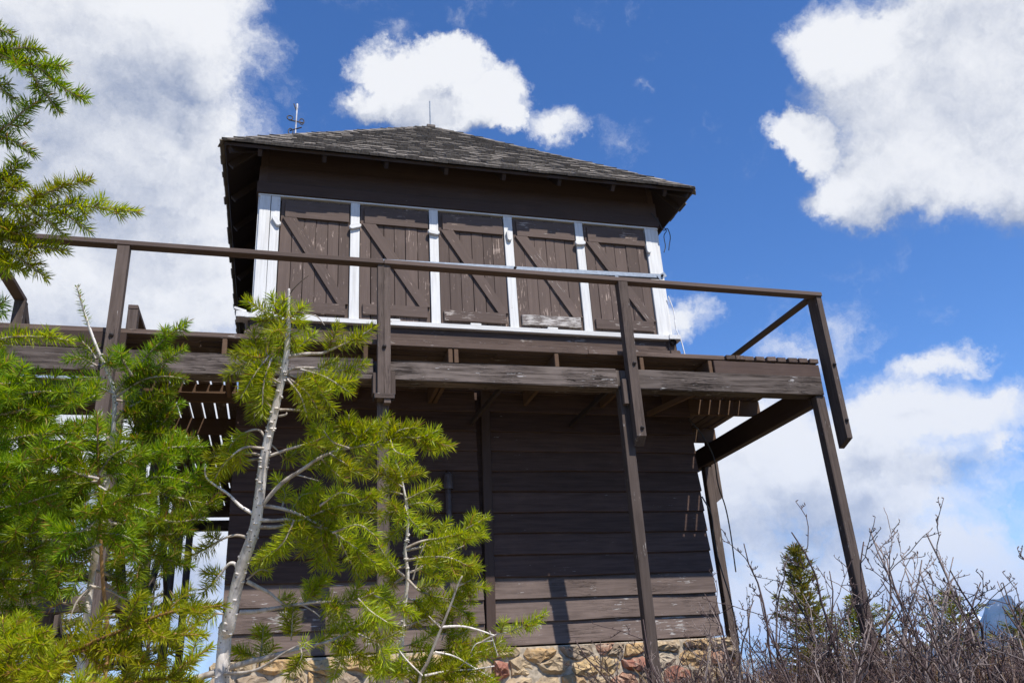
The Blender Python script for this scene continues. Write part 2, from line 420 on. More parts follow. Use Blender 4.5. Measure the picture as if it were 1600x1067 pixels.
class Tube:
    """collects round tapering stems"""
    def __init__(self): self.V = []; self.Q = []; self.n = 0
    def add(self, pts, radii, sides=6):
        P = np.asarray(pts, float); n = len(P)
        R = np.asarray(radii, float) if np.ndim(radii) else np.full(n, radii)
        T = np.gradient(P, axis=0); T /= np.linalg.norm(T, axis=1, keepdims=True)+1e-9
        ref = np.array([0.31, 0.17, .93]); 
        if abs(T[0]@ref) > .95: ref = np.array([1., 0, 0])
        A = np.cross(T, ref); A /= np.linalg.norm(A, axis=1, keepdims=True)+1e-9; B = np.cross(T, A)
        a = np.arange(sides)*2*np.pi/sides
        ring = P[:, None, :] + R[:, None, None]*(np.cos(a)[None, :, None]*A[:, None, :] + np.sin(a)[None, :, None]*B[:, None, :])
        self.V.append(ring.reshape(-1, 3))
        i = np.arange(n-1)[:, None]*sides; j = np.arange(sides)[None, :]; k = (j+1) % sides
        self.Q.append((np.stack([i+j, i+k, i+sides+k, i+sides+j], -1).reshape(-1, 4))+self.n)
        self.V.append(P[-1:][:, :]+T[-1:]*R[-1]); tip = self.n+n*sides
        base = self.n+(n-1)*sides
        self.T = getattr(self, 'T', []); self.T.append(np.stack([base+np.arange(sides), base+(np.arange(sides)+1) % sides, np.full(sides, tip)], -1))
        self.n += n*sides+1
    def mesh(self, name, mat, origin=(0, 0, 0)):
        return mesh_np(name, np.concatenate(self.V)-np.asarray(origin), [np.concatenate(self.Q), np.concatenate(self.T)], mat, True)
def smooth_path(pts, n=24):
    P = np.asarray(pts, float)
    if len(P) < 3:
        t = np.linspace(0, 1, n)[:, None]; return P[0]*(1-t)+P[-1]*t
    Q = np.vstack([2*P[0]-P[1], P, 2*P[-1]-P[-2]]); out = []
    per = max(2, n//(len(P)-1))
    for i in range(1, len(Q)-2):
        p0, p1, p2, p3 = Q[i-1:i+3]
        for t in np.linspace(0, 1, per, endpoint=False):
            out.append(.5*((2*p1)+(-p0+p2)*t+(2*p0-5*p1+4*p2-p3)*t*t+(-p0+3*p1-3*p2+p3)*t**3))
    out.append(P[-1]); return np.array(out)

# ================================================================== large structure
# ---- terrain
def ground_z(x, y):
    r = math.hypot(x-0.5, y-2.0)
    z = -3.66 + .175*min(y, 0.0)*(1 if y > -9 else 1) 
    z -= .10*max(0, -x-3) + .05*max(0, x-4)
    if y > 5: z -= .25*(y-5)
    if r > 18: z = min(z, -3.6-.18*(r-10)); 
    z = max(z, -420.0)
    z += .10*mnoise.noise(Vector((x*.5, y*.5, 0)))*(1 if r > 3 else .4)
    if r > 400: z += 40*mnoise.noise(Vector((x*.0012, y*.0012, 3)))
    return z
def build_ground():
    rs = np.concatenate([np.linspace(.4, 24, 56), np.geomspace(26, 26000, 46)]); na = 128
    V = [(.5, 2., ground_z(.5, 2.))]; F = []; T = []
    for r in rs:
        for k in range(na):
            a = 2*math.pi*k/na; x = .5+r*math.cos(a); y = 2+r*math.sin(a); V.append((x, y, ground_z(x, y)))
    for i in range(len(rs)-1):
        for k in range(na):
            a = 1+i*na+k; b2 = 1+i*na+(k+1) % na; F.append((a, a+na, b2+na, b2))
    for k in range(na): T.append((0, 1+k, 1+(k+1) % na))
    m, b = new_mat('stony_dry_ground')
    co = b.n('ShaderNodeTexCoord').outputs['Object']
    n = b.noise(co, 2.2, 8, .65); n2 = b.noise(co, 14, 6, .7)
    col = b.mix(b.sstep(n, .35, .65), (.30, .225, .15), (.20, .175, .09))
    col = b.mix(b.math('MULTIPLY', b.sstep(n2, .5, .7), .6), col, (.27, .22, .16))
    dist = b.vmath('LENGTH', co) if False else b.n('ShaderNodeVectorMath', operation='LENGTH')
    b.t.links.new(co, dist.inputs[0])
    far = b.sstep(dist.outputs['Value'], 40, 200)
    col = b.mix(far, col, b.mix(b.sstep(b.noise(co, .004, 6, .6), .4, .6), (.025, .040, .018), (.045, .055, .025)))
    finish(m, b, col, .95, n2, .6, .03, .1)
    o = link('ground', mesh_np('ground', V, [np.array(F), np.array(T)], m, True)); o['kind'] = 'structure'
build_ground()

# ---- far mountains (real distances, 9 to 15 km)
def mountain(name, prof, dist, depth, base, seed, snowline, rough):
    xs = [p[0] for p in prof]
    cx = np.linspace(xs[0], xs[-1], 150); cy = np.interp(cx, xs, [p[1] for p in prof])
    nv = 56; V = []; F = []
    for i, (px, py) in enumerate(zip(cx, cy)):
        d = ray(px, py); h = np.hypot(d[0], d[1]); hd = d[:2]/h
        zr = CAM[2]+d[2]/h*dist
        for j in range(nv):
            s = j/(nv-1)*2-1; rr = dist+s*depth
            fall = max(0, 1-abs(s))**1.15
            p = CAM[:2]+hd*rr
            n = mnoise.ridged_multi_fractal(Vector((p[0]/1700, p[1]/1700, seed)), 1.0, 2.1, 6, 1.0, 2.0)
            n2 = mnoise.fractal(Vector((p[0]/420, p[1]/420, seed)), .9, 2.1, 4)
            z = base+(zr-base)*fall+(n-1.2)*rough*(1-fall*.5)*min(1, fall*3)+n2*rough*.16*min(1, fall*3)
            V.append((p[0], p[1], z))
    for i in range(len(cx)-1):
        for j in range(nv-1):
            a = i*nv+j; F.append((a, a+nv, a+nv+1, a+1))
    m, b = new_mat(name+'_rock_and_snow')
    co = b.n('ShaderNodeTexCoord').outputs['Object']
    geo = b.n('ShaderNodeNewGeometry')
    z = b.n('ShaderNodeSeparateXYZ', {0: co}).outputs[2]
    nz = b.n('ShaderNodeSeparateXYZ', {0: geo.outputs['Normal']}).outputs[2]
    n = b.noise(co, .004, 7, .68); n3 = b.noise(b.n('ShaderNodeMapping', {'Vector': co, 'Scale': (1, 1, .3)}).outputs[0], .0035, 6, .7)
    lvl = b.math('ADD', b.math('DIVIDE', b.math('SUBTRACT', z, snowline), 260.0), b.math('MULTIPLY', b.math('SUBTRACT', n, .5), 6.0))
    lvl = b.math('ADD', lvl, b.math('MULTIPLY', b.math('SUBTRACT', nz, .6), 1.2))
    snow = b.sstep(lvl, .1, .5)
    rock = b.mix(b.sstep(n3, .4, .62), (.060, .058, .055), (.022, .032, .020))
    col = b.mix(snow, rock, (.85, .86, .88))
    finish(m, b, col, .9, None, spec=.1)
    o = link(name, mesh_np(name, V, np.array(F), m, True)); o['kind'] = 'structure'; return o
mountain('mountain', [(1300, 1075), (1400, 1050), (1450, 1030), (1490, 1005), (1515, 985), (1536, 972), (1541, 951), (1552, 944), (1560, 940), (1569, 933), (1574, 928), (1580, 929), (1586, 940), (1592, 944), (1602, 962), (1640, 985), (1720, 1020), (1900, 1060)], 9000, 3000, -420, 3.1, 760, 260)
mountain('snow_ridge', [(1180, 1040), (1260, 1015), (1330, 1000), (1400, 985), (1450, 974), (1485, 968), (1505, 961), (1520, 960), (1540, 966), (1580, 985), (1640, 980), (1750, 1000), (1950, 1030)], 14500, 3000, -420, 8.7, 250, 260)

# ================================================================== lookout cabin
W = 2.135
cabin = thing('lookout_cabin', 'dark brown timber fire lookout cabin with white window posts and shingled hip roof', 'building', (0, 2.1, -3.03))

# lower storey: plain inner walls, lapped siding boards on every side, each board an object
lower = blk('lower_wall', -2.17, 2.17, .03, 4.24, -3.03, -.60, M['siding'], cabin)
N_B = 13; zb0, zb1 = -3.03, -.50; rev = (zb1-zb0)/N_B
_sid_cache = {}
def siding_mesh(L, h, mat, key):
    k = (round(L, 2), mat.name, key)
    if k in _sid_cache: return _sid_cache[k]
    r = random.Random(key*7+1)
    n = 7; V = []; F = []
    for i in range(n):                                   # wedge section: thick bottom edge standing proud
        x = -L/2+L*i/(n-1); dz = r.uniform(-.004, .004); dy = r.uniform(-.003, .003); ex = 0
        V += [(x, .012, h/2+.02), (x, -.004+dy*.3, h/2+.02), (x, -.034+dy, -h/2+dz+.004), (x, -.030+dy, -h/2+dz), (x, .012, -h/2+dz)]
    for i in range(n-1):
        for j in range(5):
            a = i*5+j; c = i*5+(j+1) % 5; F.append((a, c, c+5, a+5))
    me = mesh_np('siding', V, [np.array(F)], mat)
    bm = bmesh.new(); bm.from_mesh(me); bm.verts.ensure_lookup_table()
    bm.faces.new([bm.verts[i] for i in range(4, -1, -1)]); bm.faces.new([bm.verts[(n-1)*5+i] for i in range(5)])
    bmesh.ops.recalc_face_normals(bm, faces=bm.faces); bm.to_mesh(me); bm.free()
    _sid_cache[k] = me; return me
def siding_run(x0, x1, side, parent):
    """boards between x0 and x1 measured along the wall; side = matrix that carries the front wall to this wall"""
    for k in range(N_B):
        zc = zb0+rev*(k+.5)
        mat = M['siding_worn_sunlit'] if k < 3 else M['siding']  # lowest boards get the painted-in sunlit tone, the rest the shaded tone
        o = link('siding_board', siding_mesh(x1-x0, rev, mat, k), parent, side @ Matrix.Translation(((x0+x1)/2, 0, zc)))
        if k < 3: o['label'] = 'worn siding board low on the wall with flaking paint, coloured as sunlit'
    return
S_front = Matrix.Identity(4)
ctr = Matrix.Translation((0, 2.135, 0))
def turned(a): return ctr @ Matrix.Rotation(math.radians(a), 4, 'Z') @ ctr.inverted()
siding_run(-2.235, -.045, S_front, lower); siding_run(.045, 2.235, S_front, lower)
for a in (90, 180, 270): siding_run(-2.13, 2.13, turned(a), lower)
bar('wall_batten', (.005, -.028, -3.05), (.06, -.028, -.55), .085, .03, M['brown'], cabin, (0, 1, 0), 'narrow vertical batten covering the siding joint')
def tube_obj(name, pts, r, mat, parent=None, sides=8, n=24, label=None):
    t = Tube(); P = smooth_path(pts, n); t.add(P, r, sides)
    o0 = WM[parent.name].translation if parent is not None else Vector(P[0])
    mw = Matrix.Translation(Vector(P[0]))
    o = link(name, t.mesh(name, mat, P[0]), parent, mw)
    if label: o['label'] = label
    return o
vp = tube_obj('vent_pipe', [(-.345, -.075, -2.45), (-.345, -.075, -1.60)], .028, M['pipe'], cabin, 10, 3, 'brown pipe rising against the lower wall')
t_ = Tube(); t_.add([(-.342, -.075, -1.66), (-.342, -.075, -1.53), (-.342, -.075, -1.52)], [.045, .045, .036], 10)
link('pipe_cap', t_.mesh('pipe_cap', M['pipe'], (-.342, -.075, -1.53)), vp, Matrix.Translation((-.342, -.075, -1.53)))
blk('short_batten', -.335, -.265, -.058, -.022, -3.04, -2.55, M['brown'], cabin)

# upper storey
upper = blk('upper_wall', -2.10, 2.10, .05, 4.22, -.60, 1.70, M['brown'], cabin)
def upper_side(side, parent_cab, full):
    def B(name, x0, x1, y0, y1, z0, z1, mat, parent, label=None, axis=None, key=0):
        d = (x1-x0, y1-y0, z1-z0); a = axis if axis is not None else int(np.argmax(d))
        c = Vector(((x0+x1)/2, (y0+y1)/2, (z0+z1)/2))
        if a == 0: p0, p1, w, h, up = Vector((x0, c.y, c.z)), Vector((x1, c.y, c.z)), d[1], d[2], Vector((0, 0, 1))
        else: p0, p1, w, h, up = Vector((c.x, c.y, z0)), Vector((c.x, c.y, z1)), d[0], d[1], Vector((0, 1, 0))
        mw, L = frame(p0, p1, up)
        o = link(name, box_mesh(L, w, h, mat, None, .0015, key), parent, side @ mw)
        if label: o['label'] = label
        return o
    # skirt boards under the sill, sill, mullions, frieze boards
    B('skirt_board', -2.19, 2.19, -.035, .045, -.165, -.052, M['plank'], parent_cab)
    B('skirt_board', -2.215, 2.215, -.062, .045, -.33, -.170, M['plank'], parent_cab)
    B('skirt_board', -2.19, 2.19, -.03, .045, -.60, -.335, M['siding'], parent_cab)
    B('window_sill', -2.235, 2.235, -.085, .045, -.05, 0.0, M['white'], parent_cab)
    B('head_trim', -2.165, 2.165, -.036, .045, 1.326, 1.345, M['white'], parent_cab)
    B('frieze_board', -2.185, 2.185, -.055, .045, 1.347, 1.475, M['brown'], parent_cab, key=1)
    B('frieze_board', -2.175, 2.175, -.040, .045, 1.478, 1.665, M['brown'], parent_cab, key=2)
    B('frieze_board', -2.165, 2.165, -.025, .045, 1.668, 1.96, M['brown'], parent_cab, key=3)
    p = .8094
    for k in range(4):
        x = (k-1.5)*p; B('window_post', x-.047, x+.047, -.034, .045, .002, 1.324, M['white'], parent_cab, axis=2, key=k)
    B('corner_post', -2.155, -2.048, -.036, .045, .002, 1.324, M['white'], parent_cab, axis=2)
    B('corner_post', -2.044, -1.955, -.032, .045, .002, 1.324, M['white'], parent_cab, axis=2)
    B('corner_post', 2.002, 2.145, -.034, .045, .002, 1.324, M['white'], parent_cab, axis=2)
    edges = [-1.953]+[(k-1.5)*p for k in range(4)]+[2.0]
    for k in range(5):
        x0 = edges[k]+(.049 if k else .002); x1 = edges[k+1]-(.049 if k < 4 else .002)
        mw0 = side @ Matrix.Translation(((x0+x1)/2, 0, .66))
        sh = link('shutter', box_mesh(x1-x0-.01, .02, 1.30, M['brown'], None, 0, 5), parent_cab, side @ Matrix.Translation(((x0+x1)/2, .03, .662)))
        if not full: continue
        nb = 6; wdt = (x1-x0-.008)/nb
        rr = random.Random(k*13+5)
        cuts = [0]+sorted([(i+rr.uniform(-.12, .12))/nb for i in range(1, nb)])+[1]
        for i in range(nb):
            a = x0+.004+(x1-x0-.008)*cuts[i]; c = x0+.004+(x1-x0-.008)*cuts[i+1]
            pr = rr.uniform(-.003, .003)
            B('board', a+.002, c-.002, -.012+pr, .018, .012, 1.318, M['shutter'], sh, axis=2, key=i+k*6)
        B('batten', x0+.045, x1-.012, -.038, -.0145, 1.095, 1.285, M['shutter'] if k != 3 else M['shutter_worn'], sh, axis=0)
        zb = .055 if k != 1 else .075
        bm_ = {3: 'shutter_bare', 4: 'shutter_worn', 0: 'shutter'}.get(k, 'shutter_worn' if k == 2 else 'shutter')
        o = B('batten', x0+.035, x1-.035, -.038, -.0145, zb, zb+.115, M[bm_], sh, axis=0)
        if k == 3: o['label'] = 'bottom batten with its paint peeled almost white'
        a = Vector((x0+.09, -.027, 1.10)); c = Vector((x1-.045, -.027, zb+.112))
        mw, L = frame(a, c, (0, 1, 0))
        # brace with ends cut level
        ang = Vector((c.x-a.x, 0, c.z-a.z)); hw = .058/abs(ang.z/ang.length)
        V = []
        for y in (-.0375, -.0150):
            V += [(a.x-hw, y, a.z-.007), (a.x+hw, y, a.z-.007), (c.x+hw if c.x+hw < x1-.008 else x1-.008, y, c.z+.003), (c.x-hw, y, c.z+.003)]
        V = [side @ Vector(v) for v in V]; inv = (side @ mw).inverted(); V = [tuple(inv @ v) for v in V]
        me = mesh_np('brace', V, [np.array([(0, 3, 2, 1), (4, 5, 6, 7), (0, 1, 5, 4), (1, 2, 6, 5), (2, 3, 7, 6), (3, 0, 4, 7)])], M['shutter_worn'] if k in (3, 4) else M['shutter'])
        link('brace', me, sh, side @ mw)
upper_side(S_front, cabin, True)
for a in (90, 180, 270): upper_side(turned(a), cabin, True)

# turn buttons and sill catches
def button(x, z, ang):
    n = 8; L, w, t = .062, .027, .030; V = []; out = []
    for s in (1, -1):
        for i in range(n+1):
            a = -math.pi/2+math.pi*i/n; out.append((s*(L-w)+s*w*math.cos(a), s*w*math.sin(a)))
    m = len(out)
    V = [(p[0], .0, p[1]) for p in out]+[(p[0], -t*.75, p[1]) for p in out]+[(p[0]*.9, -t, p[1]*.82) for p in out]
    F = []
    for r_ in (0, 1):
        for i in range(m): F.append((r_*m+i, r_*m+(i+1) % m, (r_+1)*m+(i+1) % m, (r_+1)*m+i))
    me = mesh_np('turn_button', V, [np.array(F)], M['white'])
    bm = bmesh.new(); bm.from_mesh(me); bm.verts.ensure_lookup_table(); bm.faces.new([bm.verts[2*m+i] for i in range(m)]); bmesh.ops.recalc_face_normals(bm, faces=bm.faces); bm.to_mesh(me); bm.free()
    o = link('turn_button', me, cabin, Matrix.Translation((x, -.037, z)) @ Matrix.Rotation(math.radians(ang), 4, 'Y'))
    o['label'] = 'white wooden turn button holding the shutter'
for x, z, a in ((-1.985, 1.03, 58), (-1.215, 1.04, -18), (-.41, 1.045, 8), (.402, 1.075, 86), (1.205, 1.06, -6), (2.01, 1.06, 88)): button(x, z, a)
for x in (-1.63, -.825, -.01, .80, 1.62): blk('sill_catch', x-.055, x+.055, -.075, -.04, .002, .024, M['white'], cabin)
blk('sill_catch', -2.30, -2.20, -.10, .04, -.047, .012, M['white'], cabin, 'white block at the left end of the sill')
bar('sill_catch', (-2.32, -.06, .055), (-2.21, -.06, .022), .03, .025, M['white'], cabin)
blk('sill_catch', -2.10, -2.02, -.10, -.088, -.02, .05, M['white'], cabin)
t_ = Tube(); t_.add([(2.20, -.10, -.075), (2.20, -.07, -.075)], .035, 10); link('pulley', t_.mesh('pulley', M['iron'], (2.2, -.09, -.075)), cabin, Matrix.Translation((2.13, -.09, -.085)))

# ---- roof: solid pyramid deck with soffit, shingles on top
OV = .3707; E = W+OV; ZE = 1.689; ZA = 4.055; YC = 2.135
def pyramid():
    c = [(-E, YC-E), (E, YC-E), (E, YC+E), (-E, YC+E)]
    V = [(x, y, ZE-.012) for x, y in c]+[(0, YC, ZA-.05)]+[(x*.995, YC+(y-YC)*.995, ZE-.04) for x, y in c]+[(0, YC, ZA-.15)]
    F4 = [(0, 5, 6, 1), (1, 6, 7, 2), (2, 7, 8, 3), (3, 8, 5, 0)]
    T = [(0, 1, 4), (1, 2, 4), (2, 3, 4), (3, 0, 4), (6, 5, 9), (7, 6, 9), (8, 7, 9), (5, 8, 9)]
    return V, F4, T
V, F4, T3 = pyramid()
roof = link('roof', mesh_np('roof', V, [np.array(F4), np.array(T3)], M['soffit']), cabin)
SLOPE = math.hypot(E, ZA-ZE); ANG = math.atan2(ZA-ZE, E)
_shm = {}
def shingle_geo(w, l, t0, t1, skew=0.):
    # local: x across, y up the slope, z out of the slope; butt at y=0
    return np.array([(-w/2, 0, 0), (w/2, skew, 0), (w/2, l, 0), (-w/2, l, 0), (-w/2, 0, t0), (w/2, skew, t0), (w/2, l, t1), (-w/2, l, t1)]), np.array([(0, 3, 2, 1), (4, 5, 6, 7), (0, 1, 5, 4), (1, 2, 6, 5), (2, 3, 7, 6), (3, 0, 4, 7)])
def slope_rows():
    """positions of shingles on the front slope in (across, up) slope coordinates"""
    expo = .148; rows = []; k = 0
    s = -.035
    while s < SLOPE-.12:
        half = E*(1-max(0, s)/SLOPE)+.02
        x = -half+random.uniform(-.06, 0); row = []
        while x < half:
            w = random.choice((.09, .115, .14, .17, .20)); 
            c = x+w/2
            if abs(c) < half-.01: row.append((c, s+random.uniform(-.014, .014), w))
            x += w+.004
        rows.append(row); s += expo; k += 1
    return rows
def clipped(c, s, w, l, t0, skew=0.):
    """shingle cut to the hip lines, in slope coordinates relative to (c, s)"""
    poly = [(-w/2, 0), (w/2, skew), (w/2, l), (-w/2, l)]; cut = False
    for sg in (-1, 1):
        out = []
        f = lambda p: sg*(p[0]+c)-E*(1-(p[1]+s)/SLOPE)
        for i in range(len(poly)):
            p, q = poly[i], poly[(i+1) % len(poly)]; a, b_ = f(p), f(q)
            if a <= 0: out.append(p)
            if (a < 0) != (b_ < 0) and abs(a-b_) > 1e-9:
                t = a/(a-b_); out.append((p[0]+(q[0]-p[0])*t, p[1]+(q[1]-p[1])*t)); cut = True
        poly = out
        if len(poly) < 3: return None, None, True
    n = len(poly)
    V = [(p[0], p[1], 0) for p in poly]+[(p[0], p[1], t0+(.004-t0)*p[1]/l) for p in poly]
    T = [(0, i+1, i) for i in range(1, n-1)]+[(n, n+i, n+i+1) for i in range(1, n-1)]
    for i in range(n):
        j = (i+1) % n; T += [(i, j, n+j), (i, n+j, n+i)]
    return np.array(V), np.array(T), cut
FR = Matrix.Translation((0, YC-E, ZE)) @ Matrix.Rotation(ANG, 4, 'X')
random.seed(21)
rows = slope_rows(); cnt = 0
rest_V = []; rest_F = []; nrest = 0
for ri, row in enumerate(rows):
    for (c, s, w) in row:
        tilt = math.radians(random.uniform(1.8, 4.6)); lift = .022
        t0 = random.choice((.014, .018, .022, .028)) if ri else .026
        mw = FR @ Matrix.Translation((c, s, lift*.5)) @ Matrix.Rotation(-tilt, 4, 'X') @ Matrix.Rotation(math.radians(random.uniform(-1.2, 1.2)), 4, 'Z') @ Matrix.Rotation(math.radians(random.uniform(-1.5, 1.5)), 4, 'Y')
        ln_ = .34
        v, f, cut = clipped(c, s, w, ln_, t0, random.uniform(-.004, .004) if cnt >= 300 else 0.)
        if v is None: continue
        if cnt < 300:
            if cut: me = mesh_np('shingle', v, [f], M['shingle'])
            else:
                kk = (w, t0)
                if kk not in _shm: _shm[kk] = mesh_np('shingle', v, [f], M['shingle'])
                me = _shm[kk]
            link('shingle', me, roof, mw); cnt += 1
        else:
            v = np.array([tuple(mw @ Vector(p)) for p in v]); rest_V.append(v); rest_F.append(f+nrest); nrest += len(v)
for a in (90, 180, 270):
    TM = turned(a)
    for row in slope_rows():
        for (c, s, w) in row:
            mw = TM @ FR @ Matrix.Translation((c, s, .011)) @ Matrix.Rotation(-math.radians(random.uniform(2, 4)), 4, 'X')
            v, f, cut = clipped(c, s, w, .34, .016)
            if v is None: continue
            rest_V.append(np.array([tuple(mw @ Vector(p)) for p in v])); rest_F.append(f+nrest); nrest += len(v)
o = link('shingles', mesh_np('shingles', np.concatenate(rest_V), [np.concatenate(rest_F)], M['shingle']), roof); o['kind'] = 'stuff'
# hip caps: overlapping boards up each hip, each tilted so its butt stands proud
apex = Vector((0, YC, ZA))
for ci, (sx, sy) in enumerate(((-1, -1), (1, -1), (1, 1), (-1, 1))):
    corner = Vector((sx*E, YC+sy*E, ZE)); d = (apex-corner); L = d.length; d.normalize()
    nrm = Vector((-sx*0, 0, 1)) - d*d.z; nrm.normalize()
    n = 21 if sy < 0 else 14
    for i in range(n):
        p = corner + d*(L*(i+.0)/n*.94-.01)+nrm*.012
        ln = L/n*1.7
        for sgn in (-1, 1):
            up = Vector((0, sy*math.sin(ANG), math.cos(ANG))) if sgn < 0 else Vector((sx*math.sin(ANG), 0, math.cos(ANG)))
            sl = up.cross(d); other = Vector((-sx, 0, 0)) if sgn < 0 else Vector((0, -sy, 0))
            if sl.dot(other) < 0: sl = -sl
            q = p + sl*.050 + up*(.014+random.uniform(-.002, .002))
            dd = (d - up*(.026+random.uniform(-.008, .012)) + sl*random.uniform(-.01, .01)).normalized()
            mw, _ = frame(q, q+dd*ln, up)
            link('hip_cap', box_mesh(round(ln, 2), .11, .010, M['shingle'], .001), roof, mw)
# apex flashing
blk('apex_cap', -.06, .06, YC-.06, YC+.06, ZA-.03, ZA+.012, M['iron'], roof)
# rafter tails and eave boards under the overhang
for x in (-2.17, -1.55, -.93, -.31, .31, .93, 1.55, 2.17):
    for a in (0, 90, 180, 270):
        p0 = turned(a) @ Vector((x, YC-E+.05, ZE-.062)); p1 = turned(a) @ Vector((x, YC-E+.42, ZE-.062+.37*math.tan(ANG)))
        bar('rafter_tail', p0, p1, .042, .075, M['soffit'], cabin)
for sx in (-1, 1):
    for sy in (-1, 1):
        c0 = Vector((sx*(E-.05), YC+sy*(E-.05), ZE-.05)); bar('hip_rafter', c0, c0+(apex-c0)*.2+Vector((0, 0, -.05)), .045, .09, M['soffit'], cabin)

# ---- things on the roof
rod = tag(tube_obj('lightning_rod', [(0, YC, ZA+.01), (0, YC, ZA+.46)], .010, M['steel'], None, 6, 3), 'thin pointed metal rod standing on the roof peak', 'lightning rod')
hx = -1.845; ht = (E+hx)/E; hip_p = Vector((hx, YC-E*(1-ht), ZE+(ZA-ZE)*ht))
ant = thing('lightning_mast', 'small white mast with wire loops on the left edge of the roof', 'mast', hip_p)
def ant_tube(name, pts, r, mat, n=20): return tube_obj(name, [hip_p+Vector(p) for p in pts], r, mat, ant, 6, n)
ant_tube('pole', [(0, 0, 0), (.005, 0, .38)], .008, M['insul'], 3)
ant_tube('pole_tip', [(.005, 0, .37), (.006, 0, .43)], .011, M['insul'], 3)
ant_tube('crossbar', [(-.075, 0, .205), (.075, 0, .185)], .008, M['iron'], 3)
ant_tube('crossbar', [(-.06, .03, .085), (.06, -.03, .10)], .008, M['iron'], 3)
ant_tube('spur', [(.0, 0, .34), (-.03, 0, .43)], .006, M['iron'], 3)
for cx_, cz_, rx_, rz_ in ((.062, .20, .024, .045), (-.065, .235, .03, .035), (-.05, .055, .026, .045)):
    ant_tube('wire_loop', [(cx_+rx_*math.cos(a), .01*math.sin(a), cz_+rz_*math.sin(a)) for a in np.linspace(0, 2*math.pi, 13)], .006, M['iron'], 24)

# wires on the right corner of the cabin
tag(tube_obj('wire', [(2.10, -.06, 1.52), (2.16, -.09, 1.40), (2.22, -.07, 1.30), (2.27, -.07, 1.33), (2.30, -.06, 1.24), (2.27, -.06, 1.12), (2.26, -.05, 1.06)], .005, M['cable']), 'black wire hanging in a loose loop under the right eave', 'wire')
tag(tube_obj('wire', [(2.24, -.06, 1.34), (2.25, -.08, 1.29), (2.21, -.08, 1.22), (2.22, -.06, 1.10), (2.19, -.06, 1.02)], .005, M['cable']), 'short black wire end beside the right corner post, nearer the wall', 'wire')
tag(tube_obj('cord', [(2.17, -.05, .48), (2.21, -.05, .30), (2.20, -.06, .10), (2.23, -.08, -.06), (2.24, -.10, -.25)], .006, M['cord']), 'pale cord hanging down the right corner of the cabin to the deck', 'cord')
tag(tube_obj('cable', [(2.20, -.05, -.92), (2.34, -.02, -1.08), (2.50, .1, -1.28), (2.56, .2, -1.55), (2.66, .3, -1.75), (2.73, .4, -2.0), (2.72, .4, -2.4)], .007, M['cable']), 'black cable drooping from under the deck past the back post', 'cable')
tag(tube_obj('cable', [(2.23, -.03, -1.72), (2.32, 0, -1.9), (2.36, .1, -2.15), (2.42, .15, -2.4), (2.50, .2, -2.7), (2.52, .2, -3.1)], .007, M['cable']), 'black cable hanging beside the right edge of the siding', 'cable')

# ================================================================== catwalk
cat = thing('catwalk', 'raised plank catwalk around the cabin on tall timber posts with a top rail', 'catwalk', (0, 2.1, -3.5))
D = 1.1; ZD = -.64; PT = .044
pw, gap = .0935, .0195
# front planks run along x
yy = -D+.012; i = 0
while yy+pw < -.07:
    brk = random.uniform(-.8, .9)
    blk('plank', -4.11, -2.10-(i % 3)*.4, yy, yy+pw, ZD-PT, ZD+random.uniform(-.002, .002), M['plank'], cat, wob=.0012, key=i+40)
    blk('plank', -2.096-(i % 3)*.4, brk-.002, yy, yy+pw, ZD-PT, ZD+random.uniform(-.002, .002), M['plank'], cat, wob=.0012, key=i)
    blk('plank', brk+.002, 2.10, yy, yy+pw, ZD-PT, ZD+random.uniform(-.002, .002), M['plank'], cat, wob=.0012, key=i+20)
    yy += pw+gap; i += 1
blk('plank', -2.12, -.40, yy, -.040, ZD-PT, ZD, M['plank'], cat); blk('plank', -.396, .38, yy, -.050, ZD-PT, ZD, M['plank'], cat); blk('plank', .384, 2.10, yy, -.040, ZD-PT, ZD, M['plank'], cat)
# side planks run along y
def side_planks(xa, y0, y1, n, sgn):
    x0 = xa-sgn*(pw+gap)
    for k in range(n):
        x0 = x0+sgn*(pw+(gap*1.1 if k > 2 or sgn < 0 else .005)); x1 = x0+sgn*pw; a, c = min(x0, x1), max(x0, x1)
        ys = y0+random.uniform(-.012, .012); m = random.uniform(1.6, 3.2)
        blk('plank', a, c, ys, m-.002, ZD-PT, ZD+random.uniform(-.003, .003), M['plank'], cat, wob=.0012, key=k)
        blk('plank', a, c, m+.002, y1, ZD-PT, ZD+random.uniform(-.003, .003), M['plank'], cat, wob=.0012, key=k+30)
side_planks(2.118, -D-.01, 5.36, 9, 1)
side_planks(-2.138, -.055, 5.36, 9, -1)
for k in range(8):
    y0 = 4.29+k*(pw+gap); blk('plank', -2.10, 2.10, y0+.02, y0+.02+pw, ZD-PT, ZD, M['plank'], cat, wob=.0012, key=k)
# joists
JT = ZD-PT-.002; JB = -.822
for x in (-2.304, -1.93, -1.985, -1.2, -.44, -.49, .456, 1.262, 1.945):
    blk('joist', x-.019, x+.019, -D+.02, -.035, JB, JT, M['joist'], cat)
for y in (-.62, 0.02, 1.02, 2.02, 3.02, 4.02, 5.1):
    blk('joist', 2.245, 3.085, y-.02, y+.02, JB-.03, JT, M['joist'], cat)
    blk('joist', -3.085, -2.245, y-.02, y+.02, JB-.03, JT, M['joist'], cat)
for y in (-.62, -.02): blk('joist', -4.08, -3.09, y-.02, y+.02, JB, JT, M['joist'], cat)
for x in (-1.6, -.8, 0., .8, 1.6): blk('joist', x-.019, x+.019, 4.32, 5.36, JB, JT, M['joist'], cat)
blk('rim_board', 1.97, 3.085, -D-.004, -D+.03, JB, JT-.012, M['brown'], cat)
blk('rim_board', -4.10, -3.02, -D-.004, -D+.03, JB, JT-.002, M['brown'], cat)
blk('rim_board', -4.10, -4.065, -D+.034, .02, JB, JT-.002, M['brown'], cat)
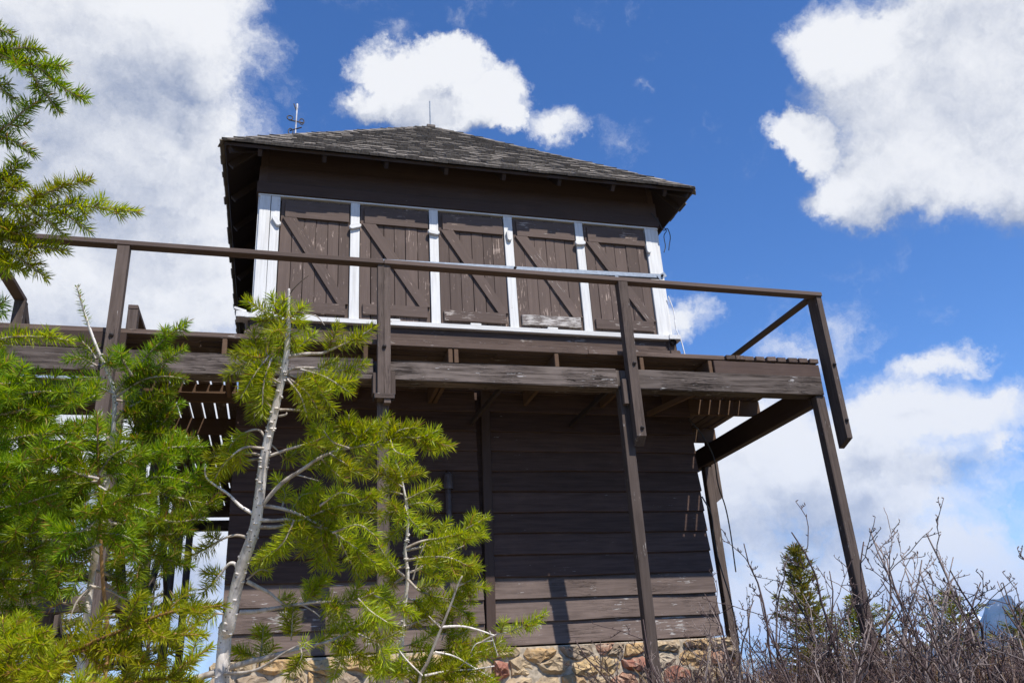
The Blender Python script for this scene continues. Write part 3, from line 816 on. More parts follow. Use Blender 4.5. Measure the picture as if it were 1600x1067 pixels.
# front beam, in lengths that meet at the posts
BB = -1.0; BT = -.824
for x0, x1, k in ((-4.12, -3.15, 1), (-2.99, -1.14, 2), (-1.005, .99, 3), (1.16, 3.075, 4)):
    blk('beam', x0, x1, -D-.006, -D+.15, BB, BT, M['beam'], cat, wob=.004, key=k)
blk('beam', -3.13, -3.01, -D+.03, -D+.15, BB, BT, M['beam'], cat); blk('beam', -1.14, -1.006, -D+.04, -D+.15, BB, BT, M['beam'], cat); blk('beam', .992, 1.158, -D+.02, -D+.15, BB, BT, M['beam'], cat)
blk('beam', -4.12, -2.9, -D+.18, -D+.28, -1.19, -1.02, M['beam'], cat)
for s in (-1, 1):                                          # side beams
    blk('beam', min(s*2.985, s*3.075), max(s*2.985, s*3.075), -D+.104, 5.36, -1.075, JB-.032, M['brown'], cat)
blk('beam', -3.07, 3.07, 5.30, 5.39, BB, BT-.03, M['beam'], cat)
bar('brace', (1.75, -.05, -.88), (2.02, -1.0, -.88), .04, .05, M['joist'], cat)
for x in (-.1, .9): bar('brace', (x, -.06, -1.02), (x+.14, -.98, -.90), .035, .045, M['soffit'], cat)
# support posts down to the ground
def post(x, y, ztop, mat=M['post'], w=.092, dx=0., key=1):
    zg = ground_z(x, y)-.15
    bar('support_post', (x+dx, y, zg), (x, y, ztop), w, w, mat, cat, (0, 1, 0), None, .003, key, .007)
post(1.052, -D+.055, BB-.002, dx=-.012, key=1); post(-1.057, -D+.055, BB-.002, key=2); post(-3.03, -D+.055, BB-.002, dx=.02, key=3); post(3.045, -D+.055, BB-.002, dx=.01, key=4)
for y in (1.30, 3.4, 5.33): post(3.06, y, -1.077, key=5); post(-3.04, y, -1.077, key=6)
for x in (-1.0, 1.0): post(x, 5.34, BB-.002, key=7)
post(-4.06, -D+.055, BB-.002, key=8); post(-4.05, -.02, JB, key=9); post(-3.6, .3, -1.0, key=3)
# railing posts, bolted to the outside of the support posts, with cut lower ends
def rail_post_mesh(L, w, d, cut):
    # x down the length: 0 top .. L bottom, lower end cut back on a slant
    V = []
    for y in (-w/2, w/2):
        V += [(0, y, -d/2), (L, y, -d/2), (L-cut, y, d/2), (0, y, d/2)]
    return mesh_np('rail_post', V, [np.array([(0, 3, 2, 1), (4, 5, 6, 7), (0, 1, 5, 4), (1, 2, 6, 5), (2, 3, 7, 6), (3, 0, 4, 7)])], M['post'])
def rail_post(x, y, zt, zb, w, d, out=(0, -1, 0), cut=.07, label=None):
    ov = Vector(out); X = Vector((0, 0, -1)); Z = -ov; Y = Z.cross(X)
    mw = Matrix(((X.x, Y.x, Z.x, x), (X.y, Y.y, Z.y, y), (X.z, Y.z, Z.z, zt), (0, 0, 0, 1)))
    # the slant faces down and inward
    me = rail_post_mesh(zt-zb, w, d, -cut) if False else rail_post_mesh(zt-zb-cut, w, d, -cut)
    return link('railing_post', me, cat, mw)
ZR = .062; RT = .042
for x, zb, w, y, d in ((1.118, -1.53, .088, -D-.055, .085), (-3.105, -1.50, .088, -D-.055, .085)):
    rail_post(x, y, ZR-RT-.002, zb, w, d)
# the middle one is two narrow pieces on the face of the post
rail_post(-1.088, -D-.045, ZR-RT-.002, -1.19, .050, .075, cut=.02); rail_post(-1.034, -D-.045, ZR-RT-.002, -1.22, .052, .07, cut=.0)
rail_post(3.192, -D-.01, ZR-RT-.002, -1.50, .056, .15, cut=.06)
for y in (1.30, 3.4, 5.33):
    rail_post(3.155, y, ZR-RT-.002, -1.50, .088, .09, (1, 0, 0), .06); 
    rail_post(-3.175, y, ZR-RT-.002, -1.50, .088, .09, (-1, 0, 0), .06)
rail_post(-3.195, .05, ZR-RT-.002, -1.0, .088, .09, (0, -1, 0), .03)
rail_post(-4.10, -.03, ZR-RT-.002, -1.1, .088, .085, (0, -1, 0), .03); rail_post(-4.155, -D-.02, ZR-RT-.002, -1.4, .088, .085, (0, -1, 0), .05)
for x in (-1.0, 1.0): rail_post(x, 5.42, ZR-RT-.002, -1.4, .088, .085, (0, 1, 0), .05)
# top rails
YR = -D-.055
bar('top_rail', (-4.20, YR, ZR-RT/2+.008), (-1.066, YR, ZR-RT/2-.002), .092, RT, M['rail'], cat, key=1)
bar('top_rail', (-1.062, YR, ZR-RT/2-.002), (3.225, YR, ZR-RT/2-.022), .092, RT, M['rail'], cat, key=2)
blk('top_rail', 3.135, 3.222, YR+.05, 5.45, ZR-RT-.004, ZR-.02, M['rail'], cat)
blk('top_rail', -3.24, -3.155, .0, 5.45, ZR-RT, ZR, M['rail'], cat)
blk('top_rail', -4.155, -4.065, YR+.05, -.0, ZR-RT, ZR, M['rail'], cat)
blk('top_rail', -3.15, 3.13, 5.375, 5.46, ZR-RT, ZR, M['rail'], cat)
# cleats, strap and bolts
blk('cleat', -1.147, -1.112, -D-.05, -D+.05, -1.135, -.955, M['post'], cat); blk('cleat', -1.004, -.966, -D-.05, -D+.05, -1.14, -.94, M['post'], cat)
blk('strap', -1.135, -.985, -D-.092, -D-.083, -1.185, -1.145, M['post'], cat); blk('strap', -1.14, -1.128, -D-.09, -D+.02, -1.185, -1.145, M['iron'], cat); blk('strap', -.99, -.978, -D-.09, -D+.02, -1.185, -1.145, M['iron'], cat)
blk('cleat', 1.018, 1.068, -D-.05, -D-.0075, -1.16, -.93, M['post'], cat)
def bolt(x, y, z):
    t = Tube(); t.add([(0, 0, 0), (0, -.012, 0)], [.017, .017], 10); t.add([(0, -.010, 0), (0, -.022, 0)], [.009, .008], 6)
    link('bolt', t.mesh('bolt', M['iron']), cat, Matrix.Translation((x, y, z)))
for x, y, z in ((1.13, -D-.098, -.80), (1.13, -D-.098, -1.39), (-1.06, -D-.084, -.74), (-1.05, -D-.0, -1.32), (-3.105, -D-.098, -.75), (3.195, -D-.088, -.72), (3.195, -D-.088, -1.27)): bolt(x, y, z)

# galvanised bar lying along the railing behind the rail
mbar = thing('metal_bar', 'long galvanised metal bar lying just above the front rail', 'metal bar', (0, -1.0, .1))
bar('channel', (-2.0, -1.065, .085), (1.60, -1.065, .155), .035, .045, M['steel'], mbar)
bar('end_plate', (1.54, -1.088, .13), (1.62, -1.088, .175), .006, .05, M['steel'], mbar)
for x in (.13, 1.58): 
    t = Tube(); t.add([(0, 0, 0), (0, -.02, 0)], .012, 8); link('bar_bolt', t.mesh('bar_bolt', M['iron']), mbar, Matrix.Translation((x, -1.085, .085+.07*(x+2)/3.6)))
for x in (-1.06, 1.118):
    blk('bar_bracket', x-.02, x+.02, -1.083-.0, -1.05, .01, .085+.07*(x+2)/3.6-.02, M['steel'], mbar)

# stair going down from the landing, seen between the saplings
st = thing('stair', 'brown open timber stair beneath the left end of the catwalk', 'stairs', (-3.7, 1.5, -3.6))
for x in (-4.02, -3.30): bar('stringer', (x, .1, -.80), (x, 3.4, -3.6), .05, .22, M['brown'], st)
for k in range(11):
    t = (k+.5)/11; blk('tread', -3.99, -3.33, .1+3.3*t-.12, .1+3.3*t+.12, -.76-2.75*t, -.72-2.75*t, M['plank'], st)
bar('handrail', (-4.10, .05, .0), (-4.10, 3.4, -2.7), .05, .09, M['rail'], st)
for k in range(3):
    t = (k+.7)/3.2; bar('handrail_post', (-4.10, .1+3.3*t, -.95-2.7*t), (-4.10, .1+3.3*t, -.08-2.68*t), .07, .07, M['post'], st, (0, 1, 0))
# cross ties between the posts below the deck
for x0, x1, y, z in ((-3.04, -3.04, 0, 0),):
    blk('tie_beam', -3.085, -2.995, -D+.12, 5.3, -2.62, -2.50, M['post'], cat)
    blk('tie_beam', -4.1, -2.99, -.03, .05, -2.62, -2.50, M['post'], cat)
bar('brace', (-3.04, 1.4, -2.5), (-3.04, 3.3, -1.1), .04, .12, M['post'], cat); bar('brace', (-3.0, 3.3, -2.5), (-3.0, 1.4, -1.1), .04, .12, M['post'], cat)
bar('brace', (2.99+.11, 3.5, -2.9), (2.99+.11, 5.2, -1.2), .04, .12, M['post'], cat)

# ================================================================== stone foundation
fnd = thing('stone_foundation', 'low rubble stone foundation of tan and red rocks under the cabin', 'stone wall', (0, 2.1, -3.8))
blk('mortar', -2.28, 2.28, -.062, 4.3, -4.3, -3.045, M['mortar'], fnd)
def clip_poly(poly, nx, nz, c):
    out = []
    for i in range(len(poly)):
        p, q = poly[i], poly[(i+1) % len(poly)]; a = p[0]*nx+p[1]*nz-c; b_ = q[0]*nx+q[1]*nz-c
        if a <= 0: out.append(p)
        if (a < 0) != (b_ < 0) and abs(a-b_) > 1e-9:
            t = a/(a-b_); out.append((p[0]+(q[0]-p[0])*t, p[1]+(q[1]-p[1])*t))
    return out
def stone_cells(x0, x1, z0, z1, seed):
    r = random.Random(seed); pts = []
    z = z1-.04; row = 0
    while z > z0:
        x = x0+r.uniform(0, .15)
        while x < x1:
            pts.append((x+r.uniform(-.05, .05), z+r.uniform(-.045, .045))); x += r.choice((.10, .15, .21, .30, .36))
        z -= r.choice((.10, .13, .16)); row += 1
    K = 1.75                                               # stones lie flat: wider than tall
    for i, p in enumerate(pts):
        poly = [(x0, z0), (x1, z0), (x1, z1), (x0, z1)]
        for j, q in enumerate(pts):
            if i == j or abs(p[0]-q[0]) > 1.0 or abs(p[1]-q[1]) > .6: continue
            dx, dz = (q[0]-p[0]), (q[1]-p[1])*K*K; mx, mz = (p[0]+q[0])/2, (p[1]+q[1])/2
            poly = clip_poly(poly, dx, dz, dx*mx+dz*mz)
            if len(poly) < 3: break
        if len(poly) >= 3: yield p, poly
def stone_mesh(poly, c, seed):
    P = np.array(poly); P = P-np.array(c)
    n = 13; per = np.concatenate([[0], np.cumsum(np.linalg.norm(np.diff(np.vstack([P, P[:1]]), axis=0), axis=1))])
    Q = np.vstack([P, P[:1]]); u = (np.arange(n)+.3)/n*per[-1]
    ring = np.stack([np.interp(u, per, Q[:, k]) for k in (0, 1)], 1)
    rad = np.linalg.norm(ring, axis=1, keepdims=True); r = np.random.default_rng(seed)
    ring = ring*(1-np.minimum(.010/np.maximum(rad, .02), .35))*(1+r.normal(0, .06, (n, 1)))
    pr = r.uniform(.025, .065); tx, tz = r.normal(0, .10), r.normal(0, .14)
    V = [(p[0], .05, p[1]) for p in ring]
    for sc, dp in ((1.0, .0), (.93, .55), (.70, .92), (.36, 1.0)):
        for p in ring: V.append((p[0]*sc, -pr*dp+(p[0]*tx+p[1]*tz)*.8+r.normal(0, .008), p[1]*sc+r.normal(0, .006)))
    V.append((0, -pr*1.02+r.normal(0, .004), 0)); F = []; T = []
    for k in range(4):
        for i in range(n): F.append((k*n+i, k*n+(i+1) % n, (k+1)*n+(i+1) % n, (k+1)*n+i))
    for i in range(n): T.append((4*n+i, 4*n+(i+1) % n, 5*n))
    area = sum(ring[i][0]*ring[(i+1) % n][1]-ring[(i+1) % n][0]*ring[i][1] for i in range(n))
    F = np.array(F); T = np.array(T)
    return mesh_np('stone', V, [F, T], M['stone'], False)
k_ = 0
for c, poly in stone_cells(-2.31, 2.31, -4.0, -3.052, 12):
    link('stone', stone_mesh(poly, c, k_), fnd, Matrix.Translation((c[0], -.058, c[1]))); k_ += 1

# ================================================================== saplings
def needles_along(P, nlen, dens, ang0=72, ang1=40, flat=.3, up=None, width=.00088):
    """needle blades around a shoot; returns (bases, dirs, lens)"""
    P = np.asarray(P); seg = np.linalg.norm(np.diff(P, axis=0), axis=1); cum = np.concatenate([[0], np.cumsum(seg)]); L = cum[-1]
    n = max(6, int(L*dens)); t = (np.arange(n)+rng.random(n))/n; s = t*L
    base = np.stack([np.interp(s, cum, P[:, k]) for k in range(3)], 1)
    T = np.gradient(P, axis=0); T /= np.linalg.norm(T, axis=1, keepdims=True)+1e-9
    tv = np.stack([np.interp(s, cum, T[:, k]) for k in range(3)], 1); tv /= np.linalg.norm(tv, axis=1, keepdims=True)
    upv = np.array([0, 0, 1.]) if up is None else up
    A = np.cross(tv, upv); A /= np.linalg.norm(A, axis=1, keepdims=True)+1e-6; B = np.cross(A, tv)
    phi = np.arange(n)*2.39996+rng.normal(0, .35, n)
    rad = np.cos(phi)[:, None]*A+np.sin(phi)[:, None]*B*(1-flat)
    rad += B*flat*.35
    rad /= np.linalg.norm(rad, axis=1, keepdims=True)
    an = np.radians(ang0+(ang1-ang0)*t**3+rng.normal(0, 5.5, n))
    d = tv*np.cos(an)[:, None]+rad*np.sin(an)[:, None]
    ln = nlen*(1-.35*t**4)*rng.uniform(.72, 1.1, n)*np.where(t < .06, .7, 1)
    return base, d, ln, np.full(n, width)
def blades(groups, curve=.06):
    base = np.concatenate([g[0] for g in groups]); d = np.concatenate([g[1] for g in groups]); ln = np.concatenate([g[2] for g in groups]); w = np.concatenate([g[3] for g in groups])
    n = len(base); r = rng.normal(size=(n, 3)); s = np.cross(d, r); s /= np.linalg.norm(s, axis=1, keepdims=True)+1e-9
    q = np.cross(d, s)
    sag = q*(ln*curve*rng.normal(0, 1, n))[:, None]
    L = ln[:, None]; Wd = w[:, None]
    v0 = base-s*Wd*.55; v1 = base+s*Wd*.55; mid = base+d*L*.5+sag*.7
    v2 = mid+s*Wd+q*Wd*.35; v3 = mid-s*Wd+q*Wd*.35; v4 = base+d*L+sag*.6
    V = np.stack([v0, v1, v2, v3, v4], 1).reshape(-1, 3); i = np.arange(n)[:, None]*5
    return V, [i+np.array([[0, 1, 2, 3]]), i+np.array([[3, 2, 4]])]

class Sapling:
    def __init__(self, name, label, base, nmat='needle', nlen=.026, dens=1500, group=None):
        self.o = thing(name, label, 'tree', base, group); self.base = np.asarray(base, float)
        self.nmat = M[nmat]; self.nlen = nlen; self.dens = dens; self.gap = 1.6 if nmat == 'needle_deep' else 2.5
    def trunk(self, pts, r0, r1, mat='bark_pale', n=60, knots=0, ex=.8):
        if len(pts) > 2 and np.linalg.norm(np.asarray(pts[1])-np.asarray(pts[0])) > .3:      # even out the long run from the ground
            a_, c_ = np.asarray(pts[0]), np.asarray(pts[1]); pts = [a_]+[a_+(c_-a_)*f for f in (.2, .4, .6, .8, .9)]+list(pts[1:])
        P = smooth_path(pts, n); sg_ = np.linalg.norm(np.diff(P, axis=0), axis=1); u_ = np.concatenate([[0], np.cumsum(sg_)]); u_ /= u_[-1]
        t = Tube(); RR = r1+(r0-r1)*(1-u_)**ex; t.add(P, RR, 12)
        for _ in range(knots):                                   # resin blisters
            k = random.randrange(2, int(len(P)*.9)); rr = RR[k]; a = random.uniform(0, 6.28)
            T = P[k]-P[k-1]; T /= np.linalg.norm(T); A = np.cross(T, [1, .1, .2]); A /= np.linalg.norm(A); B = np.cross(T, A)
            dv = A*math.cos(a)+B*math.sin(a); sd_ = np.cross(T, dv); f = random.uniform(0, 1); c = P[k-1]*(1-f)+P[k]*f+dv*rr*.90
            t.add([c-sd_*.004, c-sd_*.002+dv*.0012, c+sd_*.002+dv*.0012, c+sd_*.004], [.0004, .0019, .0019, .0004], 5)
        mw = Matrix.Translation(Vector(self.base)); link('trunk', t.mesh('trunk', M[mat], self.base), self.o, mw); self.P = P
        return P
    def branch(self, pts, r0=.003, r1=.0012, t0=.35, shoots=None, side=.07, spacing=.022, needles=True, mat='bark_twig', plane=None, nlen=None, dens=None, nmat=None, sub=.0, ang=48, tipfree=False, start=None):
        P = smooth_path(pts, 22); tb = Tube(); tb.add(P, np.linspace(r0, r1, len(P)), 6)
        o = link('branch', None, self.o) if False else None
        nl = nlen or self.nlen; dn = dens or self.dens; G = []; st = Tube(); has = False
        if t0 <= .2 and side < .05 and random.random() < .62: side = 0
        seg = np.linalg.norm(np.diff(P, axis=0), axis=1); cum = np.concatenate([[0], np.cumsum(seg)]); L = cum[-1]
        if needles:
            k0 = int(np.searchsorted(cum, t0*L)); k0 = min(k0, len(P)-3)
            G.append(needles_along(P[k0:], nl, dn))
            view = CAM-P[len(P)//2]; view /= np.linalg.norm(view)
            N0 = plane if plane is not None else (view*.75+np.array([0, 0, .5]))
            s = max(t0*.85*L, .012) if start is None else start*L; sg = random.choice((-1, 1))
            if side > 0:
                while s < L-.015:
                    p = np.array([np.interp(s, cum, P[:, k]) for k in range(3)]); k = min(int(np.searchsorted(cum, s)), len(P)-2)
                    T = P[k+1]-P[k]; T /= np.linalg.norm(T)+1e-9
                    N = N0+rng.normal(0, .35, 3); S = np.cross(T, N); S /= np.linalg.norm(S)+1e-9; S *= sg
                    a = math.radians(ang+random.uniform(-10, 12)); d = T*math.cos(a)+S*math.sin(a); d /= np.linalg.norm(d)
                    u = (s/L-t0)/(1-t0+1e-6); ll = side*(1-.55*max(0, u))*random.uniform(.65, 1.15)
                    tip = p+d*ll+np.array([0, 0, .10*ll])+T*ll*.10
                    Q = smooth_path([p, p+d*ll*.5, tip], 10); st.add(Q, np.linspace(.0013, .0007, len(Q)), 5); has = True
                    G.append(needles_along(Q, nl, dn))
                    if sub > 0 and ll > .05:
                        for sg2 in (-1, 1):
                            if random.random() < .42:
                                h = random.uniform(.35, .55); pp = p+(tip-p)*h; S2 = np.cross(d, N); S2 /= np.linalg.norm(S2)+1e-9
                                dd = d*.72+S2*sg2*.7; dd /= np.linalg.norm(dd); l2 = ll*sub*random.uniform(.7, 1.1)
                                Q2 = smooth_path([pp, pp+dd*l2*.6, pp+dd*l2+np.array([0, 0, .008])], 8); st.add(Q2, .0008, 5); G.append(needles_along(Q2, nl*.95, dn))
                    s += spacing*self.gap*random.uniform(.75, 1.3); sg = -sg
        o = link('branch', tb.mesh('branch', M[mat], P[0]), self.o, Matrix.Translation(Vector(P[0])))
        if has: tag(link('shoots', st.mesh('shoots', M['bark_shoot'], P[0]), o, Matrix.Translation(Vector(P[0]))), kind='stuff')
        if G:
            V, F = blades(G); n = link('needles', mesh_np('needles', V-P[0], F, nmat and M[nmat] or self.nmat), o, Matrix.Translation(Vector(P[0]))); n['kind'] = 'stuff'
        return o
    def whorls(self, ts, per, length, side, rise=.35, sub=.0, t0=.2, spacing=.024, **kw):
        P = self.P; n = len(P)
        for t in ts:
            k = min(n-2, int(t*n)); p = P[k]; T = P[k+1]-P[k]; T /= np.linalg.norm(T)
            a0 = random.uniform(0, 6.28)
            for i in range(per):
                a = a0+2*math.pi*i/per+random.uniform(-.3, .3); L = length(t)*random.uniform(.75, 1.15)
                h = np.array([math.cos(a), math.sin(a), 0]); r = rise+random.uniform(-.15, .2)
                d = h+T*r; d /= np.linalg.norm(d)
                q1 = p+d*L*.5; q2 = p+d*L+np.array([0, 0, .16*L])
                plane = np.cross(d, np.cross(np.array([0, 0, 1.]), d)); 
                self.branch([p, q1, q2], r0=.0016+L*.011, r1=.0011, t0=t0, side=side*(.6+.5*L/.2), spacing=spacing, plane=plane, sub=sub, **kw)
def px(d, *pts):
    """photo points at depth d (a third number changes the depth) -> world points"""
    return [at(p[0], p[1], d+(p[2] if len(p) > 2 else 0)) for p in pts]
def down(p, n=2):
    """continue a trunk from p to the ground"""
    z = ground_z(p[0], p[1])-.05; q = np.array([p[0]+random.uniform(-.02, .02), p[1], z]); return q

random.seed(33)
# --- the pale trunked sapling in the middle
d3 = 1.55
tp = px(d3, (348, 1042), (357, 980), (376, 891), (399, 820), (413, 715), (432, 631), (448, 552), (450.7, 476), (451.6, 452))
b3 = down(tp[0]); T3s = Sapling('fir_sapling', 'young fir with a pale grey trunk leaning across the cabin front', b3, 'needle', .028, 2500)
T3s.trunk([b3, (b3+tp[0])/2+np.array([.01, 0, 0])]+tp, .0235, .0020, 'bark_pale', 110, knots=220, ex=.62)
B = T3s.branch
B(px(d3, (451, 470), (455, 456), (470, 440), (482, 431)), .0016, .0007, needles=False, mat='bark_dark')
B(px(d3, (452, 486), (480, 490), (496, 495), (507, 508)), .0016, .0007, needles=False)
B(px(d3, (445, 510), (425, 494), (405, 482), (384, 470)), .0028, .0012, t0=.3, side=.03, spacing=.03)
for q in (((444, 512), (432, 485), (424, 462)), ((446, 520, -.02), (436, 515, -.04), (424, 520, -.06)), ((447, 520), (438, 545), (430, 560)), ((450, 500), (462, 490), (476, 478)), ((450, 505, .03), (468, 500, .05), (478, 516, .06)), ((446, 500), (430, 512), (408, 522)), ((449, 515), (458, 530), (464, 545)), ((447, 498), (440, 480), (446, 466)), ((445, 530, .03), (425, 530, .05), (410, 540, .06))):
    B(px(d3, *q), .0016, .0010, t0=.05, side=0, mat='bark_shoot')
B(px(d3, (450, 557), (478, 553), (502, 552), (520, 545), (550, 532), (584, 512)), .0040, .0012, t0=.50, side=.05, spacing=.016)
B(px(d3, (455, 553, .02), (475, 535, .03), (492, 522, .03)), .0022, .001, t0=.1, side=.022, spacing=.02)
B(px(d3, (447, 585), (457, 576), (490, 575), (525, 580), (573, 568)), .0034, .0011, t0=.48, side=.045, spacing=.018)
B(px(d3, (470, 577, -.02), (510, 590, -.05), (545, 612, -.07)), .0022, .0011, t0=.3, side=.04, spacing=.018)
B(px(d3, (447, 572), (430, 560), (405, 548), (382, 538)), .0030, .0012, t0=.45, side=.05, spacing=.015)
for q in (((415, 553), (392, 565), (352, 588)), ((412, 553, .03), (388, 548, .05), (362, 556, .06)), ((420, 556, -.03), (398, 585, -.06), (376, 622, -.08)), ((428, 562, .02), (402, 590, .04), (392, 640, .05)), ((424, 560, -.04), (412, 600, -.07), (410, 650, -.08)), ((425, 562), (395, 600, .05), (380, 610, .08))):
    B(px(d3, *q), .0018, .0011, t0=.15, side=.034, spacing=.022)
B(px(d3, (431, 648), (420, 632), (405, 615), (390, 597)), .0022, .0008, needles=False)
B(px(d3, (437, 640), (455, 640), (475, 641), (494, 634)), .0026, .0012, needles=False)
B(px(d3, (463, 640), (468, 633), (470, 627)), .0012, .0008, needles=False)
B(px(d3, (436, 650, -.01), (446, 648, -.02), (448, 645, -.02)), .002, .0014, needles=False)
for q in (((450, 590), (478, 612), (500, 645)), ((449, 585, .03), (485, 600, .05), (522, 640, .06)), ((449, 592, -.03), (470, 620, -.05), (480, 652, -.06)), ((470, 602, .04), (505, 612, .06), (530, 600, .08)), ((452, 595, .05), (480, 630, .08), (510, 655, .1))):
    B(px(d3, *q), .0020, .0011, t0=.2, side=.04, spacing=.017)
for q in (((438, 600), (416, 597), (403, 622), (396, 658)), ((437, 602, .03), (420, 606, .04), (410, 640, .05)), ((438, 598, -.02), (420, 590, -.04), (400, 600, -.06))):
    B(px(d3, *q), .0018, .001, t0=.4, side=.03, spacing=.02)
# left side, middle
for q in (((418, 690), (405, 672), (385, 675), (365, 690), (352, 712)), ((413, 712), (390, 708), (353, 710), (322, 716)), ((412, 716, .02), (385, 720, .04), (345, 735, .06), (315, 752, .06)), ((412, 700, -.02), (380, 700, -.05), (350, 725, -.06), (335, 748, -.07))):
    B(px(d3, *q), .0026, .0011, t0=.5, side=.045, spacing=.017, nmat='needle_yellow')
# the long branch to the right
B(px(d3, (398, 800), (410, 788), (440, 755), (470, 735), (505, 712), (545, 700), (600, 692)), .0052, .0020, t0=.75, side=.06, spacing=.02)
B(px(d3, (560, 698), (612, 686), (650, 684), (705, 697)), .0022, .0011, t0=.15, side=.055, spacing=.014)
for q in (((600, 690), (625, 672), (650, 668)), ((650, 684), (668, 680), (684, 672)), ((570, 697), (548, 670), (545, 648)), ((540, 700), (570, 675), (582, 662)), ((585, 692, .04), (575, 715, .06), (560, 740, .06)), ((610, 688, -.03), (618, 705, -.05), (640, 712, -.06)), ((655, 686, .03), (672, 690, .04), (690, 702, .05)), ((545, 700, -.03), (520, 690, -.05), (505, 672, -.06)), ((530, 703, .05), (505, 680, .07), (485, 672, .08)), ((500, 714, .02), (520, 735, .05), (540, 752, .06)), ((515, 708, -.02), (545, 728, -.04), (570, 745, -.05)), ((470, 735, .04), (500, 725, .06), (530, 730, .08))):
    B(px(d3, *q), .0018, .0010, t0=.1, side=.036, spacing=.016)
B(px(d3, (413, 715), (450, 702), (490, 690), (520, 675), (552, 660)), .003, .0012, t0=.55, side=.04, spacing=.018)
B(px(d3, (418, 690, .02), (432, 702, .02), (445, 715, .03), (470, 700, .05)), .0016, .0008, t0=.6, side=.02)
B(px(d3, (461, 741), (480, 746), (498, 751)), .0016, .0008, needles=False)
# right-hand lower mass
for q in (((400, 790), (420, 791), (450, 797), (480, 810), (515, 828), (548, 850), (590, 882)), ((401, 812), (425, 813), (455, 812), (490, 822), (520, 830)), ((398, 823), (430, 823), (455, 818), (480, 808), (505, 798), (530, 790))):
    B(px(d3, *q), .0040, .0012, t0=.45, side=.06, spacing=.014)
for q in (((480, 810, .03), (510, 800, .05), (560, 800, .07), (592, 802, .08)), ((500, 820), (505, 850), (520, 885)), ((470, 806, .04), (480, 840, .06), (470, 868, .07)), ((520, 832, -.04), (560, 820, -.07), (590, 840, -.09)), ((455, 800, .02), (470, 775, .04), (500, 768, .06)), ((440, 795, .03), (445, 770, .05), (430, 745, .06)), ((460, 812, -.03), (440, 850, -.05), (400, 880, -.05)), ((500, 790, -.03), (530, 770, -.05), (555, 775, -.06)), ((530, 790, .03), (560, 785, .05), (580, 770, .06)), ((540, 845, .04), (565, 870, .05), (575, 895, .05)), ((525, 835), (550, 880), (560, 900)), ((490, 822, .06), (500, 870, .08), (530, 890, .08))):
    B(px(d3, *q), .0022, .0011, t0=.15, side=.045, spacing=.016)
B(px(d3, (388, 880), (405, 862), (430, 856), (462, 846), (478, 850)), .0024, .0011, t0=.3, side=.04, spacing=.016)
B(px(d3, (386, 905), (405, 890), (420, 892)), .002, .001, t0=.2, side=.03, spacing=.016)
# left low branches
B(px(d3, (395, 802), (375, 790), (357, 772), (335, 757), (322, 745), (320, 728)), .0034, .0012, needles=False, mat='bark_pale')
B(px(d3, (357, 772), (340, 770), (322, 790)), .0014, .0008, needles=False, mat='bark_shoot')
B(px(d3, (372, 888), (366, 880), (356, 882), (340, 903), (318, 925)), .0042, .0011, t0=.6, side=.04, spacing=.02, mat='bark_pale')
B(px(d3, (392, 842), (372, 836), (352, 840), (325, 855), (295, 870)), .0030, .0010, t0=.55, side=.04, spacing=.02)
B(px(d3, (370, 960), (340, 958), (310, 955), (280, 950)), .0026, .0010, t0=.4, side=.04, spacing=.018)
# lower right
B(px(d3, (386, 908), (405, 918), (422, 927), (444, 945), (460, 950)), .0044, .0016, t0=.8, side=.03)
B(px(d3, (375, 956), (400, 955), (430, 950), (465, 944), (500, 940), (550, 938), (588, 924)), .0048, .0012, t0=.55, side=.055, spacing=.014)
B(px(d3, (440, 948), (470, 945), (490, 955), (500, 963)), .0018, .0009, needles=False)
B(px(d3, (300, 1062), (367, 1040), (420, 1026), (460, 1015), (520, 1000), (553, 982), (600, 950)), .0062, .0016, t0=.72, side=.055, spacing=.016)
B(px(d3, (350, 1052, -.02), (400, 1046, -.04), (450, 1016, -.05), (480, 1003, -.06)), .0030, .0012, t0=.9, side=0, mat='bark_twig')
for q in (((455, 1000), (456, 980), (458, 950)), ((405, 1045, .03), (408, 1015, .04), (412, 980, .05)), ((400, 1030, .02), (385, 1020, .03), (365, 1015, .04)), ((490, 940, .02), (500, 915, .03), (515, 905, .04)), ((540, 938), (535, 965), (560, 990)), ((560, 990, -.03), (590, 1000, -.05), (625, 985, -.07)), ((520, 1000), (545, 1015), (585, 1030)), ((585, 930, .03), (610, 940, .05), (650, 960, .06)), ((560, 935, -.04), (580, 955, -.06), (610, 975, -.08)), ((500, 940, .05), (520, 965, .07), (520, 985, .08)), ((590, 1005), (600, 1030), (595, 1055)), ((540, 1010, .03), (530, 1035, .04), (520, 1058, .05)), ((470, 1012, -.03), (470, 1030, -.04), (450, 1055, -.04))):
    B(px(d3, *q), .0018, .0010, t0=.1, side=.036, spacing=.018)

